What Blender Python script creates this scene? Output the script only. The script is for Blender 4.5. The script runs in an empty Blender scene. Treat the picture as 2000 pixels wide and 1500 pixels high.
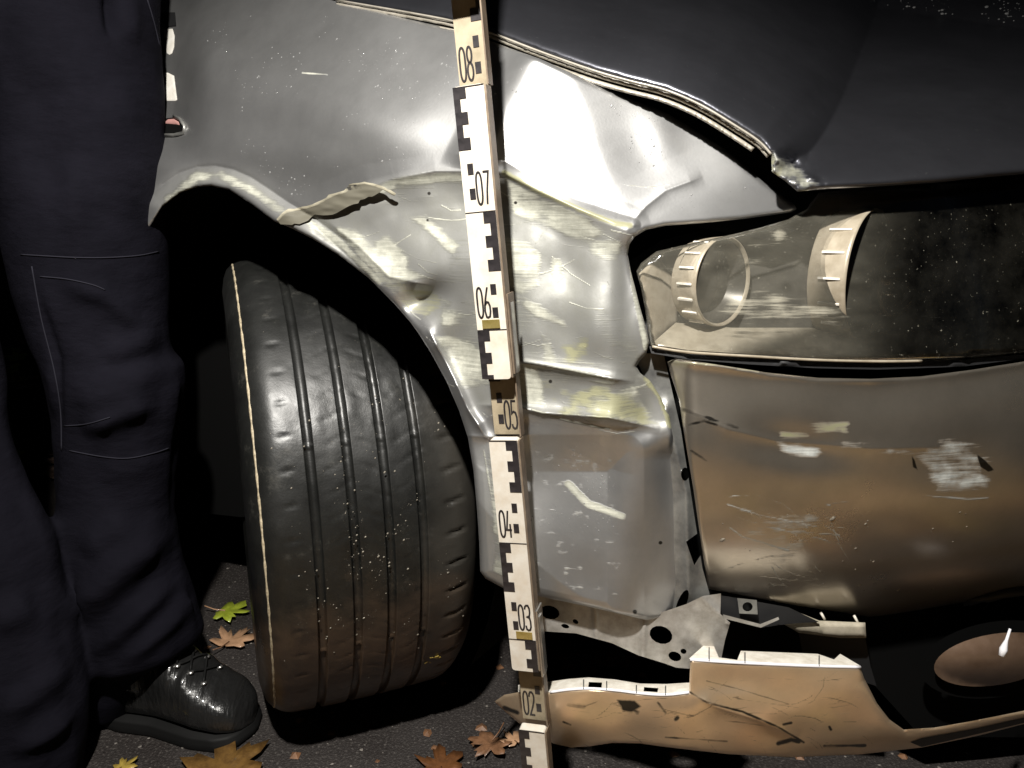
import bpy, bmesh, math, random
import numpy as np
from mathutils import Vector, Matrix
from mathutils.geometry import delaunay_2d_cdt
random.seed(7); rng = np.random.default_rng(7)
R_ = math.radians

# ------------------------------------------------------------------ camera, sky, lamp, exposure
SC = bpy.context.scene
COL = SC.collection
CAM = np.array([0.0, -0.645, 0.697]); TH = R_(12.8); FPX = 1450.0
cam = bpy.data.cameras.new('camera'); camo = bpy.data.objects.new('camera', cam); COL.objects.link(camo)
camo.location = CAM; camo.rotation_euler = (R_(90) - TH, 0, 0)
cam.sensor_width = 36; cam.lens = FPX / 2000 * 36; cam.clip_start = 0.02; cam.clip_end = 500
SC.camera = camo
world = bpy.data.worlds.new('World'); SC.world = world; world.use_nodes = True
wn = world.node_tree; sky = wn.nodes.new('ShaderNodeTexSky'); sky.sky_type = 'NISHITA'; sky.sun_disc = False
sky.sun_elevation = R_(-5); sky.sun_rotation = R_(150)
wn.links.new(sky.outputs[0], wn.nodes['Background'].inputs[0]); wn.nodes['Background'].inputs[1].default_value = 0.15
ld = bpy.data.lights.new('torch_lamp', 'SPOT'); lamp = bpy.data.objects.new('torch_lamp', ld); COL.objects.link(lamp)
LAMP = Vector((-0.13, -0.59, 1.37)); lamp.location = LAMP
lamp.rotation_euler = (Vector((-0.14, -0.30, 0.0)) - LAMP).to_track_quat('-Z', 'Y').to_euler()
ld.energy = 98; ld.color = (1.0, 0.965, 0.90); ld.spot_size = R_(150); ld.spot_blend = 0.7; ld.shadow_soft_size = 0.02
SC.view_settings.view_transform = 'Standard'; SC.view_settings.look = 'None'
SC.view_settings.exposure = 0.42; SC.view_settings.gamma = 1.0
try:
    SC.cycles.max_bounces = 8; SC.cycles.transparent_max_bounces = 12
except Exception: pass

# ------------------------------------------------------------------ pixel <-> world (photograph 2000 x 1500)
cF = np.array([0, math.cos(TH), -math.sin(TH)]); cU = np.array([0, math.sin(TH), math.cos(TH)]); cR = np.array([1.0, 0, 0])
def pos(u, v, w):
    u = np.asarray(u, float); v = np.asarray(v, float); w = np.asarray(w, float)
    return CAM + ((u - 1000) / FPX * w)[..., None] * cR + ((750 - v) / FPX * w)[..., None] * cU + w[..., None] * cF
def proj(p):
    d = np.asarray(p, float) - CAM; w = d @ cF
    return 1000 + FPX * (d @ cR) / w, 750 - FPX * (d @ cU) / w, w
def at_y(u, v, y):
    w = (y - CAM[1]) / (cF[1] + (750 - v) / FPX * cU[1]); return pos(u, v, w)
def at_z(u, v, z=0.004):
    w = (z - CAM[2]) / (cF[2] + (750 - v) / FPX * cU[2]); return pos(u, v, w)
def solve(u, v, Y, w0=0.3, w1=3.2, n=90):
    u = np.asarray(u, float); v = np.asarray(v, float)
    ws = np.linspace(w0, w1, n); lo = np.full(u.shape, w0); hi = np.full(u.shape, w1); found = np.zeros(u.shape, bool)
    prev = ws[0]
    for w in ws[1:]:
        p = pos(u, v, np.full(u.shape, w)); g = p[..., 1] - Y(p[..., 0], p[..., 2])
        hit = (~found) & (g > 0); lo[hit] = prev; hi[hit] = w; found |= hit; prev = w
    lo[~found] = hi[~found] = w1
    for _ in range(22):
        m = (lo + hi) / 2; p = pos(u, v, m); g = p[..., 1] - Y(p[..., 0], p[..., 2])
        up = g > 0; hi = np.where(up, m, hi); lo = np.where(up, lo, m)
    return (lo + hi) / 2
def sstep(a, b, x):
    t = np.clip((x - a) / (b - a), 0, 1); return t * t * (3 - 2 * t)
_tab = rng.random((256, 256))
def vnoise(x, y):
    xi = np.floor(x).astype(int); yi = np.floor(y).astype(int); fx = x - xi; fy = y - yi
    fx = fx * fx * (3 - 2 * fx); fy = fy * fy * (3 - 2 * fy)
    a = _tab[xi % 256, yi % 256]; b = _tab[(xi + 1) % 256, yi % 256]; c = _tab[xi % 256, (yi + 1) % 256]; d = _tab[(xi + 1) % 256, (yi + 1) % 256]
    return (a * (1 - fx) + b * fx) * (1 - fy) + (c * (1 - fx) + d * fx) * fy
def fbm(x, y, o=3):
    s = 0; a = 1; t = 0
    for k in range(o):
        s = s + a * vnoise(x * 2 ** k + 17 * k, y * 2 ** k + 5 * k); t += a; a *= .5
    return s / t
def pline(u, v, pts):
    """distance, parameter 0..1 and signed side (+ = right/below going along) to a polyline"""
    P = np.array(pts, float); best = np.full(u.shape, 1e9); par = np.zeros(u.shape); sd = np.zeros(u.shape)
    L = np.r_[0, np.cumsum(np.hypot(*np.diff(P, axis=0).T))]
    for i in range(len(P) - 1):
        a = P[i]; e = P[i + 1] - a; l2 = e @ e + 1e-9
        t = np.clip(((u - a[0]) * e[0] + (v - a[1]) * e[1]) / l2, 0, 1)
        dx = u - a[0] - t * e[0]; dy = v - a[1] - t * e[1]; d = np.hypot(dx, dy); m = d < best
        best = np.where(m, d, best); par = np.where(m, (L[i] + t * math.sqrt(l2)) / L[-1], par)
        sd = np.where(m, np.sign(e[0] * dy - e[1] * dx), sd)
    return best, par, sd
def inpoly(u, v, pts):
    P = np.array(pts, float); c = np.zeros(u.shape, bool); j = len(P) - 1
    for i in range(len(P)):
        yi, yj = P[i, 1], P[j, 1]
        if yi != yj:
            c ^= ((yi > v) != (yj > v)) & (u < (P[j, 0] - P[i, 0]) * (v - yi) / (yj - yi) + P[i, 0])
        j = i
    return c
def pmask(u, v, pts, f):
    d, _, _ = pline(u, v, list(pts) + [pts[0]]); i = inpoly(u, v, pts)
    return np.clip(.5 + np.where(i, d, -d) / (2 * f), 0, 1)
def ridge(u, v, pts, amp, w, taper=.15):
    d, t, _ = pline(u, v, pts); k = np.clip(np.minimum(t, 1 - t) / taper, 0, 1) if taper else 1
    return amp * np.exp(-d / w) * k
def dent(u, v, cx, cy, rx, ry, amp, rot=0):
    c, s = math.cos(R_(rot)), math.sin(R_(rot)); x = (u - cx) * c + (v - cy) * s; y = -(u - cx) * s + (v - cy) * c
    return amp * np.exp(-((x / rx) ** 2 + (y / ry) ** 2))
def smooth_poly(pts, n=6, closed=True):
    P = [np.array(p, float) for p in pts]; out = []; N = len(P)
    for i in range(N if closed else N - 1):
        if closed: p0, p1, p2, p3 = P[i - 1], P[i], P[(i + 1) % N], P[(i + 2) % N]
        else: p0, p1, p2, p3 = P[max(i - 1, 0)], P[i], P[i + 1], P[min(i + 2, N - 1)]
        for k in range(n):
            t = k / n
            out.append(.5 * (2 * p1 + (p2 - p0) * t + (2 * p0 - 5 * p1 + 4 * p2 - p3) * t * t + (3 * p1 - p0 - 3 * p2 + p3) * t ** 3))
    if not closed: out.append(P[-1])
    return [tuple(p) for p in out]

# ------------------------------------------------------------------ objects
WORLD = {}
def empty(name, loc, label=None, cat=None, parent=None, group=None):
    o = bpy.data.objects.new(name, None); COL.objects.link(o); o.empty_display_size = .05
    place(o, loc, parent); tag(o, label, cat, group); return o
def place(o, loc, parent):
    loc = Vector(loc); WORLD[o.name] = loc
    if parent: o.parent = parent; o.location = loc - WORLD[parent.name]
    else: o.location = loc
def tag(o, label=None, cat=None, group=None, kind=None):
    if label: o['label'] = label
    if cat: o['category'] = cat
    if group: o['group'] = group
    if kind: o['kind'] = kind
    return o
def mobj(name, V, Fc, mat, parent=None, origin=None, smooth=True, wear=None, label=None, kind=None):
    V = np.asarray(V, float); c = Vector(V.mean(0)) if origin is None else Vector(origin)
    me = bpy.data.meshes.new(name); me.from_pydata((V - np.array(c)).tolist(), [], [list(map(int, f)) for f in Fc])
    if wear is not None:
        a = me.color_attributes.new('wear', 'FLOAT_COLOR', 'POINT')
        W = np.zeros((len(V), 4), np.float32); W[:, :wear.shape[1]] = wear; a.data.foreach_set('color', W.ravel())
    if smooth: me.polygons.foreach_set('use_smooth', [True] * len(me.polygons))
    for m in (mat if isinstance(mat, (list, tuple)) else [mat]): me.materials.append(m)
    me.update()
    o = bpy.data.objects.new(name, me); COL.objects.link(o); place(o, c, parent)
    if label: o['label'] = label
    if kind: o['kind'] = kind
    return o
def subdivide(P, T):
    e = {}; P = [tuple(p) for p in P]; out = []
    def mid(a, b):
        k = (a, b) if a < b else (b, a)
        if k not in e:
            e[k] = len(P); P.append(((P[a][0] + P[b][0]) / 2, (P[a][1] + P[b][1]) / 2))
        return e[k]
    for a, b, c in T:
        x, y, z = mid(a, b), mid(b, c), mid(c, a); out += [(a, x, z), (x, b, y), (z, y, c), (x, y, z)]
    return np.array(P), out
def densify(pts, step, jit=0):
    P = np.array(pts, float); out = []
    for i in range(len(P)):
        a, b = P[i], P[(i + 1) % len(P)]; n = max(1, int(round(np.hypot(*(b - a)) / step)))
        for k in range(n):
            p = a + (b - a) * k / n
            if jit and k: p = p + rng.normal(0, jit, 2)
            out.append(p)
    return out
def panel(name, outline, wfn, mat, parent, step=12, sub=1, thick=.0025, holes=(), er=0, ed=.004, wear=None, jit=0, label=None, estep=None):
    """a sheet of real thickness: outline and holes are traced, wfn gives the distance of the surface"""
    loops = [densify(outline, estep or step, jit)] + [densify(h, max(3, step * .5)) for h in holes]
    B = []; E = []
    for lp in loops:
        s = len(B); B += [tuple(p) for p in lp]; E += [(s + i, s + (i + 1) % len(lp)) for i in range(len(lp))]
    A = np.array(outline); lo = A.min(0); hi = A.max(0)
    gx, gy = np.meshgrid(np.arange(lo[0], hi[0], step), np.arange(lo[1], hi[1], step * .87)); gx = gx + (np.arange(gx.shape[0]) % 2)[:, None] * step / 2
    gx = gx.ravel(); gy = gy.ravel(); m = inpoly(gx, gy, loops[0]); gx, gy = gx[m], gy[m]
    ok = np.ones(gx.shape, bool)
    for k, lp in enumerate(loops):
        d, _, _ = pline(gx, gy, lp + [lp[0]]); ok &= d > step * .45
        if k: ok &= ~inpoly(gx, gy, lp)
    G = list(zip(gx[ok], gy[ok]))
    vs, es, fs, *_ = delaunay_2d_cdt([Vector(p) for p in B + G], E, [], 1, 1e-4)
    P = np.array([tuple(p) for p in vs]); T = [f for f in fs if len(f) == 3]
    C = np.array([P[list(f)].mean(0) for f in T])
    keep = inpoly(C[:, 0], C[:, 1], loops[0])
    for h in loops[1:]: keep &= ~inpoly(C[:, 0], C[:, 1], h)
    T = [t for t, k in zip(T, keep) if k]
    for _ in range(sub): P, T = subdivide(P, T)
    u, v = P[:, 0], P[:, 1]; w = wfn(u, v)
    if er:
        d, _, _ = pline(u, v, loops[0] + [loops[0][0]]); q = np.clip(1 - d / er, 0, 1); w = w + ed * (1 - np.sqrt(1 - q * q * .98))
    V0 = pos(u, v, w); V1 = pos(u, v, w + thick)
    n = len(P); F2 = []
    for a, b, c in T:
        cr = (u[b] - u[a]) * (v[c] - v[a]) - (u[c] - u[a]) * (v[b] - v[a])
        F2.append((a, b, c) if cr < 0 else (a, c, b))
    cnt = {}
    for a, b, c in F2:
        for x, y in ((a, b), (b, c), (c, a)): cnt[(x, y)] = 1
    be = [(x, y) for x, y in cnt if (y, x) not in cnt]
    back = [(c + n, b + n, a + n) for a, b, c in F2]
    V = list(map(tuple, V0)) + list(map(tuple, V1)); rim = []; mp = {}
    def dup(i):
        if i not in mp: mp[i] = len(V); V.append(V[i])
        return mp[i]
    for x, y in be: rim.append((dup(y), dup(x), dup(x + n), dup(y + n)))
    W = None
    if wear is not None:
        r = np.clip(np.stack(wear(u, v), 1), 0, 1); W = np.zeros((len(V), r.shape[1])); W[:n] = r
        for i, j in mp.items():
            if i < n: W[j] = W[i]
    return mobj(name, V, F2 + back + rim, mat, parent, wear=W, label=label)
def tube(name, pts, r, mat, parent, n=8, caps=True, label=None):
    P = [Vector(p) for p in pts]; V = []; Fc = []; rr = r if hasattr(r, '__len__') else [r] * len(P)
    pn = None
    for i, p in enumerate(P):
        t = (P[min(i + 1, len(P) - 1)] - P[max(i - 1, 0)]).normalized()
        if pn is None: pn = t.orthogonal().normalized()
        pn = (pn - t * pn.dot(t)).normalized(); b = t.cross(pn)
        for k in range(n):
            a = 2 * math.pi * k / n; V.append(p + (pn * math.cos(a) + b * math.sin(a)) * rr[i])
    for i in range(len(P) - 1):
        for k in range(n): Fc.append((i * n + k, i * n + (k + 1) % n, (i + 1) * n + (k + 1) % n, (i + 1) * n + k))
    if caps: Fc += [tuple(range(n))[::-1], tuple(range((len(P) - 1) * n, len(P) * n))]
    return mobj(name, V, Fc, mat, parent, label=label)
def loft(rings, cap=True):
    n = len(rings[0]); V = [p for r in rings for p in r]; Fc = []
    for i in range(len(rings) - 1):
        for k in range(n): Fc.append((i * n + k, i * n + (k + 1) % n, (i + 1) * n + (k + 1) % n, (i + 1) * n + k))
    if cap: Fc += [tuple(range(n))[::-1], tuple(range((len(rings) - 1) * n, len(rings) * n))]
    return V, Fc
def box(c, sx, sy, sz, ax=None):
    V = [np.array(c) + (ax @ np.array([x * sx, y * sy, z * sz]) / 2 if ax is not None else np.array([x * sx, y * sy, z * sz]) / 2)
         for x in (-1, 1) for y in (-1, 1) for z in (-1, 1)]
    return V, [(0, 1, 3, 2), (4, 6, 7, 5), (0, 4, 5, 1), (2, 3, 7, 6), (0, 2, 6, 4), (1, 5, 7, 3)]
def join(parts):
    V = []; Fc = []
    for v, f in parts:
        s = len(V); V += list(v); Fc += [tuple(i + s for i in q) for q in f]
    return V, Fc

# ------------------------------------------------------------------ materials
def mat(name, col, rough=.5, metal=0, coat=0, **kw):
    m = bpy.data.materials.new(name); m.use_nodes = True; b = m.node_tree.nodes['Principled BSDF']
    b.inputs['Base Color'].default_value = (*col, 1); b.inputs['Roughness'].default_value = rough; b.inputs['Metallic'].default_value = metal
    b.inputs['Coat Weight'].default_value = coat; b.inputs['Coat Roughness'].default_value = .06
    for k, x in kw.items(): b.inputs[k.replace('_', ' ')].default_value = x
    return m
class N:
    def __init__(s, m): s.m = m; s.t = m.node_tree; s.b = s.t.nodes['Principled BSDF']
    def new(s, ty, **kw):
        n = s.t.nodes.new(ty)
        for k, x in kw.items(): setattr(n, k, x)
        return n
    def lk(s, a, b): s.t.links.new(a, b)
    def coord(s, scale=(1, 1, 1), rot=(0, 0, 0), src='Object'):
        c = s.new('ShaderNodeTexCoord'); mp = s.new('ShaderNodeMapping'); mp.inputs['Scale'].default_value = scale; mp.inputs['Rotation'].default_value = rot
        s.lk(c.outputs[src], mp.inputs[0]); return mp.outputs[0]
    def noise(s, vec, scale, detail=4, rough=.6):
        n = s.new('ShaderNodeTexNoise'); n.inputs['Scale'].default_value = scale; n.inputs['Detail'].default_value = detail; n.inputs['Roughness'].default_value = rough
        if vec is not None: s.lk(vec, n.inputs['Vector'])
        return n.outputs[0]
    def ramp(s, f, stops):
        r = s.new('ShaderNodeValToRGB'); e = r.color_ramp.elements
        while len(e) < len(stops): e.new(.5)
        for q, (p, c) in zip(e, stops): q.position = p; q.color = (*c, 1) if hasattr(c, '__len__') else (c, c, c, 1)
        s.lk(f, r.inputs[0]); return r.outputs[0]
    def mix(s, f, a, b):
        n = s.new('ShaderNodeMix', data_type='RGBA')
        for sock, x in ((n.inputs[0], f), (n.inputs[6], a), (n.inputs[7], b)):
            if hasattr(x, 'is_linked'): s.lk(x, sock)
            elif hasattr(x, '__len__'): sock.default_value = (*x, 1)
            else: sock.default_value = x
        return n.outputs[2]
    def math(s, op, a, b=0, clamp=False):
        n = s.new('ShaderNodeMath', operation=op); n.use_clamp = clamp
        for sock, x in ((n.inputs[0], a), (n.inputs[1], b)):
            if hasattr(x, 'is_linked'): s.lk(x, sock)
            else: sock.default_value = x
        return n.outputs[0]
    def bump(s, h, strength=.3, dist=.002, to=None):
        n = s.new('ShaderNodeBump'); n.inputs['Strength'].default_value = strength; n.inputs['Distance'].default_value = dist
        s.lk(h, n.inputs['Height']); s.lk(n.outputs[0], s.b.inputs['Normal']); return n
def paint_mat(name, silver=(.46, .46, .455), rough=.36, filler=(.30, .30, .27), metal=.9, coatr=.06):
    """metallic silver; attribute wear: R scraped through, G yellow residue and warm reflection, B black scuff"""
    m = mat(name, silver, rough, .9, .6); m.node_tree.nodes['Principled BSDF'].inputs['Coat Roughness'].default_value = coatr; n = N(m)
    at = n.new('ShaderNodeAttribute', attribute_name='wear'); sp = n.new('ShaderNodeSeparateColor'); n.lk(at.outputs['Color'], sp.inputs[0])
    st = n.noise(n.coord((14, 14, 240)), 1.0, 5, .7)               # long horizontal scrape streaks
    bl = n.noise(n.coord(), 38, 6, .65); sh0 = n.noise(n.coord((16, 16, 400)), 1.0, 4, .7)
    k = n.math('ADD', n.math('MULTIPLY', sh0, .8), n.math('MULTIPLY', bl, .55))
    s = n.math('SUBTRACT', n.math('ADD', n.math('MULTIPLY', sp.outputs[0], 1.5), k), 1.12)
    s = n.math('MULTIPLY', s, 3.2, True)
    y = n.math('MULTIPLY', n.math('SUBTRACT', n.math('ADD', n.math('MULTIPLY', sp.outputs[1], 1.5), k), 1.15), 3, True)
    bk = n.math('MULTIPLY', n.math('SUBTRACT', n.math('ADD', n.math('MULTIPLY', sp.outputs[2], 1.5), n.math('ADD', n.math('MULTIPLY', bl, .5), n.math('MULTIPLY', sh0, .5))), .98), 2.0, True)
    dust = n.ramp(n.noise(n.coord(), 9, 8, .7), [(.3, .74), (.7, 1.0)])
    base = n.new('ShaderNodeMix', data_type='RGBA', blend_type='MULTIPLY'); base.inputs[0].default_value = 1; base.inputs[6].default_value = (*silver, 1); n.lk(dust, base.inputs[7])
    sv = n.noise(n.coord((260, 60, 30)), 1.0, 4, .7); b2 = n.noise(n.coord(), 16, 7, .72); sh = n.noise(n.coord((30, 30, 520)), 1.0, 3, .6)
    fl = n.ramp(n.math('ADD', n.math('ADD', n.math('MULTIPLY', sh, .26), n.math('MULTIPLY', sv, .05)), n.math('ADD', n.math('MULTIPLY', b2, .60), n.math('MULTIPLY', sp.outputs[0], .22))), [(.44, tuple(x * .8 for x in filler)), (.58, tuple(x * 1.5 for x in filler)), (.70, tuple(min(1, x * 2.5) for x in filler))])
    spk = n.math('MULTIPLY', n.math('SUBTRACT', n.noise(n.coord((1, 1, .6), (0, .6, 0)), 190, 5, .8), .655), 9, True)
    dl = n.math('MULTIPLY', at.outputs['Alpha'], n.math('ADD', .75, n.math('MULTIPLY', n.math('SUBTRACT', b2, .5), 1.2)), True)
    dullc = n.mix(b2, tuple(x * .42 for x in filler), tuple(x * .95 for x in filler))
    c = n.mix(dl, n.mix(n.math('MULTIPLY', spk, .55), base.outputs[2], (.62, .62, .58)), dullc); c = n.mix(s, c, fl); c = n.mix(y, c, (.26, .255, .16)); c = n.mix(bk, c, (.02, .018, .015))
    n.lk(c, n.b.inputs['Base Color'])
    n.lk(n.math('SUBTRACT', metal, n.math('MULTIPLY', n.math('MAXIMUM', n.math('MULTIPLY', dl, .95), n.math('MAXIMUM', s, y)), .72), True), n.b.inputs['Metallic'])
    r0 = n.math('ADD', rough - .06, n.math('MULTIPLY', n.noise(n.coord(), 6, 6, .7), .14))
    n.lk(n.math('ADD', r0, n.math('MULTIPLY', n.math('MAXIMUM', n.math('MULTIPLY', dl, .8), n.math('MAXIMUM', s, bk)), .2)), n.b.inputs['Roughness'])
    n.lk(n.math('MULTIPLY', n.math('SUBTRACT', 1, n.math('MAXIMUM', n.math('MULTIPLY', dl, .6), n.math('MAXIMUM', s, y))), .6), n.b.inputs['Coat Weight'])
    h = n.math('ADD', n.math('MULTIPLY', n.math('MULTIPLY', st, s), 1.0), n.math('MULTIPLY', n.noise(n.coord(), 420, 2), .12))
    n.bump(h, .35, .0012)
    return m
M = {}
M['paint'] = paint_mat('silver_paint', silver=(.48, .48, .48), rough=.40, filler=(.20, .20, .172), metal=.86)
M['hood'] = paint_mat('hood_shaded_paint', silver=(.125, .127, .146), rough=.34, filler=(.12, .12, .10))  # same silver car; shade and reflected night sky are put into this dark colour
M['bumper'] = paint_mat('bumper_paint', silver=(.56, .50, .42), rough=.28, coatr=.2, filler=(.26, .27, .26))
M['skirt'] = paint_mat('skirt_reflect_paint', silver=(.86, .66, .45), rough=.32, coatr=.2, filler=(.3, .25, .18), metal=.7)  # tan of the reflected lit leaves is put into the base colour
M['black'] = mat('black_plastic', (.012, .012, .013), .55)
M['blacksoft'] = mat('black_liner', (.004, .004, .004), .95, Specular_IOR_Level=.05)
M['primer'] = mat('bare_plastic', (.74, .70, .62), .5)
def noisy(m, c0, c1, scale, bump=0, dist=.001, detail=6):
    n = N(m); f = n.noise(n.coord(), scale, detail, .65); n.lk(n.ramp(f, [(.3, c0), (.7, c1)]), n.b.inputs['Base Color'])
    if bump: n.bump(f, bump, dist)
    return m
M['bracket'] = noisy(mat('bracket_steel', (.4, .38, .35), .45, .5), (.26, .24, .21), (.5, .48, .45), 60, .1)
M['strut'] = noisy(mat('strut_steel', (.3, .3, .29), .4, .6), (.12, .12, .12), (.34, .34, .32), 30)
M['primer'] = noisy(M['primer'], (.55, .5, .42), (.8, .77, .7), 70)
M['chrome'] = noisy(mat('reflector_chrome', (.6, .55, .45), .25, .2), (.24, .21, .155), (.42, .38, .30), 45)
M['foam'] = noisy(mat('beam_foam', (.4, .36, .27), .7), (.2, .18, .13), (.48, .43, .34), 35, .2)

# asphalt
M['asphalt'] = mat('asphalt', (.05, .047, .046), .75); n = N(M['asphalt'])
f1 = n.noise(n.coord(), 260, 3); f2 = n.noise(n.coord(), 5, 5)
vor = n.new('ShaderNodeTexVoronoi'); vor.inputs['Scale'].default_value = 420; n.lk(n.coord(), vor.inputs['Vector'])
n.lk(n.mix(n.math('MULTIPLY', f2, .5), n.ramp(f1, [(.3, (.011, .010, .0095)), (.56, (.030, .026, .025)), (.72, (.12, .11, .10))]), (.04, .032, .028)), n.b.inputs['Base Color'])
n.lk(n.ramp(f2, [(.35, .35), (.65, .8)]), n.b.inputs['Roughness']); n.bump(n.math('ADD', vor.outputs[0], f1), .6, .0016)

# ------------------------------------------------------------------ setting: ground
S = 60
gv = [(-S, -S, 0), (S, -S, 0), (S, S, 0), (-S, S, 0)]
tag(mobj('asphalt_ground', gv, [(0, 1, 2, 3)], M['asphalt'], smooth=False, origin=(0, 0, 0)), kind='structure')

# ------------------------------------------------------------------ the car
def plan(x):
    a = x - .2
    return .008 + np.where(a < 0, .62 * (np.sqrt(a * a + .0625) - .25), .40 * (np.sqrt(a * a + .16) - .4))
def fenderY(x, z): return plan(x) + 1.15 * np.maximum(0, z - .6) ** 2
def bumperY(x, z): return plan(x) - .012 + 2.0 * (z - .485) ** 2
def lampY(x, z): return plan(x) + .004 + .22 * (z - .57) + .5 * np.maximum(0, z - .6) ** 2
def skirtY(x, z): return plan(x) - .03 + 2.6 * (z - .262) ** 2
car = empty('car', (-.1, .9, 0), 'silver car with crumpled front wing, scraped bumper and hanging torn skirt', 'car')

HOODLINE = [(640, -4), (656, 0), (870, 38), (950, 61), (1055, 101), (1160, 138), (1230, 158), (1300, 176), (1370, 206), (1440, 248), (1482, 276), (1506, 301)]
WINGTOP = [(560, -40), (661, 2), (870, 54), (950, 78), (1055, 115), (1150, 158), (1230, 192), (1300, 219), (1338, 242), (1415, 291), (1482, 347), (1527, 382), (1552, 400)]
CREASE_TOP = [(700, 372), (770, 348), (850, 334), (930, 334), (985, 338), (1050, 372), (1130, 408), (1200, 436), (1232, 440)]
CREASE_R = [(1112, 140), (1140, 205), (1163, 290), (1195, 365), (1236, 432)]
def fend_off(u, v):
    o = np.zeros(u.shape)
    d, t, s = pline(u, v, CREASE_TOP); below = sstep(-12, 70, d * s)                # + below
    inx = sstep(680, 780, u) * (1 - sstep(1215, 1260, u)); iny = 1 - sstep(520, 760, v)
    o += .010 * below * inx * iny
    o += ridge(u, v, CREASE_TOP, -.006, 16)
    o += dent(u, v, 1288, 262, 36, 56, -.0030, -25)
    o += dent(u, v, 1040, 250, 70, 60, .004, 20)
    d, t, s = pline(u, v, [(330, 60), (420, 140), (560, 190), (720, 240), (880, 285), (960, 300)]); o -= .017 * np.exp(-(d / 75) ** 2) * (1 - sstep(700, 930, u))  # swell shaped to imitate a dark reflected band
    o -= dent(u, v, 560, 300, 170, 45, .007, 8)
    o += ridge(u, v, [(1232, 436), (1262, 402), (1300, 372), (1372, 345)], -.002, 9)
    # the flattened facet that flares in the torch light
    w_ = wF(u, v); p = pos(u, v, w_); low = pmask(u, v, [(860, 60), (1700, 60), (1700, 480), (1240, 480), (1237, 440), (1120, 402), (1050, 366), (985, 330), (860, 310)], 14); side = sstep(890, 985, u + .5 * (v - 250)) * sstep(-130, -60, v - (620 - .42 * u) + 0 * u)
    dR, _, sR = pline(u, v, [(1090, 60), (1112, 140), (1140, 205), (1163, 290), (1195, 365), (1240, 445)]); dd = -dR * sR / FPX * w_; sp_r = .5 * (dd + np.sqrt(dd * dd + .005 ** 2))
    tgt = FACET[1] + FACET[3] * (p[..., 0] - FACET[0]) + FACET[4] * (p[..., 2] - FACET[2]) + .33 * sp_r; o = o + low * side * np.clip(tgt - p[..., 1], -.06, .06) * .95
    for (fx, fy, fz, fa, fb), poly, f_, lim in ((FACET3, [(905, 885), (1222, 885), (1222, 1222), (1050, 1185), (920, 1140)], 36, .016),):
        o = o + pmask(u, v, poly, f_) * np.clip(fy + fa * (p[..., 0] - fx) + fb * (p[..., 2] - fz) - p[..., 1], -lim, lim) * .9
    o += .03 * (1 - sstep(335, 440, u)) ** 2 * (1 - sstep(250, 330, v))  # rear edge bent away so that it reads dark
    # crushed lower half
    o += dent(u, v, 825, 588, 48, 30, .022, -25) + dent(u, v, 1120, 520, 85, 70, .005) + dent(u, v, 930, 500, 60, 60, -.006)
    o += dent(u, v, 880, 690, 40, 55, .012, 20) + dent(u, v, 1170, 640, 50, 70, -.007)
    o += ridge(u, v, [(985, 700), (1080, 716), (1190, 738), (1240, 745)], -.008, 13)
    o += ridge(u, v, [(930, 790), (1010, 795), (1060, 806), (1190, 816), (1290, 838)], -.010, 12)
    dm = pmask(u, v, [(1010, 712), (1230, 745), (1290, 830), (1060, 800)], 20); o += .006 * dm * (v - 700) / 120 * -1 + .004 * dm
    o += ridge(u, v, [(835, 640), (878, 720), (915, 800), (955, 862)], -.011, 10)
    o += ridge(u, v, [(640, 432), (700, 480), (760, 540), (850, 560)], -.006, 14) + ridge(u, v, [(600, 430), (680, 500), (740, 560)], .004, 10)
    o += ridge(u, v, [(900, 850), (960, 854), (1030, 850)], -.004, 12)
    o += ridge(u, v, [(952, 860), (985, 1000), (1000, 1140)], -.0035, 14)
    crumple = pmask(u, v, [(560, 430), (720, 360), (930, 330), (1230, 440), (1300, 700), (1300, 840), (940, 870), (800, 640)], 40)
    o += crumple * ((fbm(u / 130, v / 130, 2) - .5) * .016 + (fbm(u / 40 + 9, v / 50, 2) - .5) * .0014)
    # lower front corner turns away to the right, upper edge into the head lamp opening
    o += .034 * sstep(1205, 1345, u) ** 1.3 * sstep(830, 900, v)
    o += .016 * sstep(1190, 1270, u) * sstep(450, 500, v) * (1 - sstep(820, 880, v))
    # rolled lip of the wheel arch
    LIP = [(300, 372), (350, 338), (385, 326), (420, 324), (455, 331), (490, 346), (525, 369), (560, 393), (620, 430), (690, 482)]
    d, t, s = pline(u, v, LIP); o += ridge(u, v, LIP, .0035, 5, .05) - .009 * sstep(0, 34, d * s) * (1 - sstep(600, 720, u)) * sstep(0, 6, d * s)
    o += (fbm(u / 210, v / 210, 2) - .5) * .012
    return o
fc = pos(1110, 285, solve(np.array([1110.]), np.array([285.]), fenderY)[0]); FACET = (fc[0], fc[1] + .002, fc[2], -.155, .31)
def facet(u, v, dy, a, b):
    q = pos(float(u), float(v), solve(np.array([float(u)]), np.array([float(v)]), fenderY)[0]); return (q[0], q[1] + dy, q[2], a, b)
FACET2 = facet(1330, 330, 0, .24, .04); FACET3 = facet(1090, 1000, 0, -.18, .22)
ARCH = [(250, 560), (268, 500), (290, 446), (317, 403), (350, 377), (385, 365), (413, 363), (448, 371), (490, 398), (535, 432), (570, 446), (610, 466), (660, 497), (720, 543), (770, 593), (802, 630), (818, 652), (842, 690), (872, 745), (897, 803), (914, 855), (925, 920), (932, 1000), (936, 1060), (938, 1116)]
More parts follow.
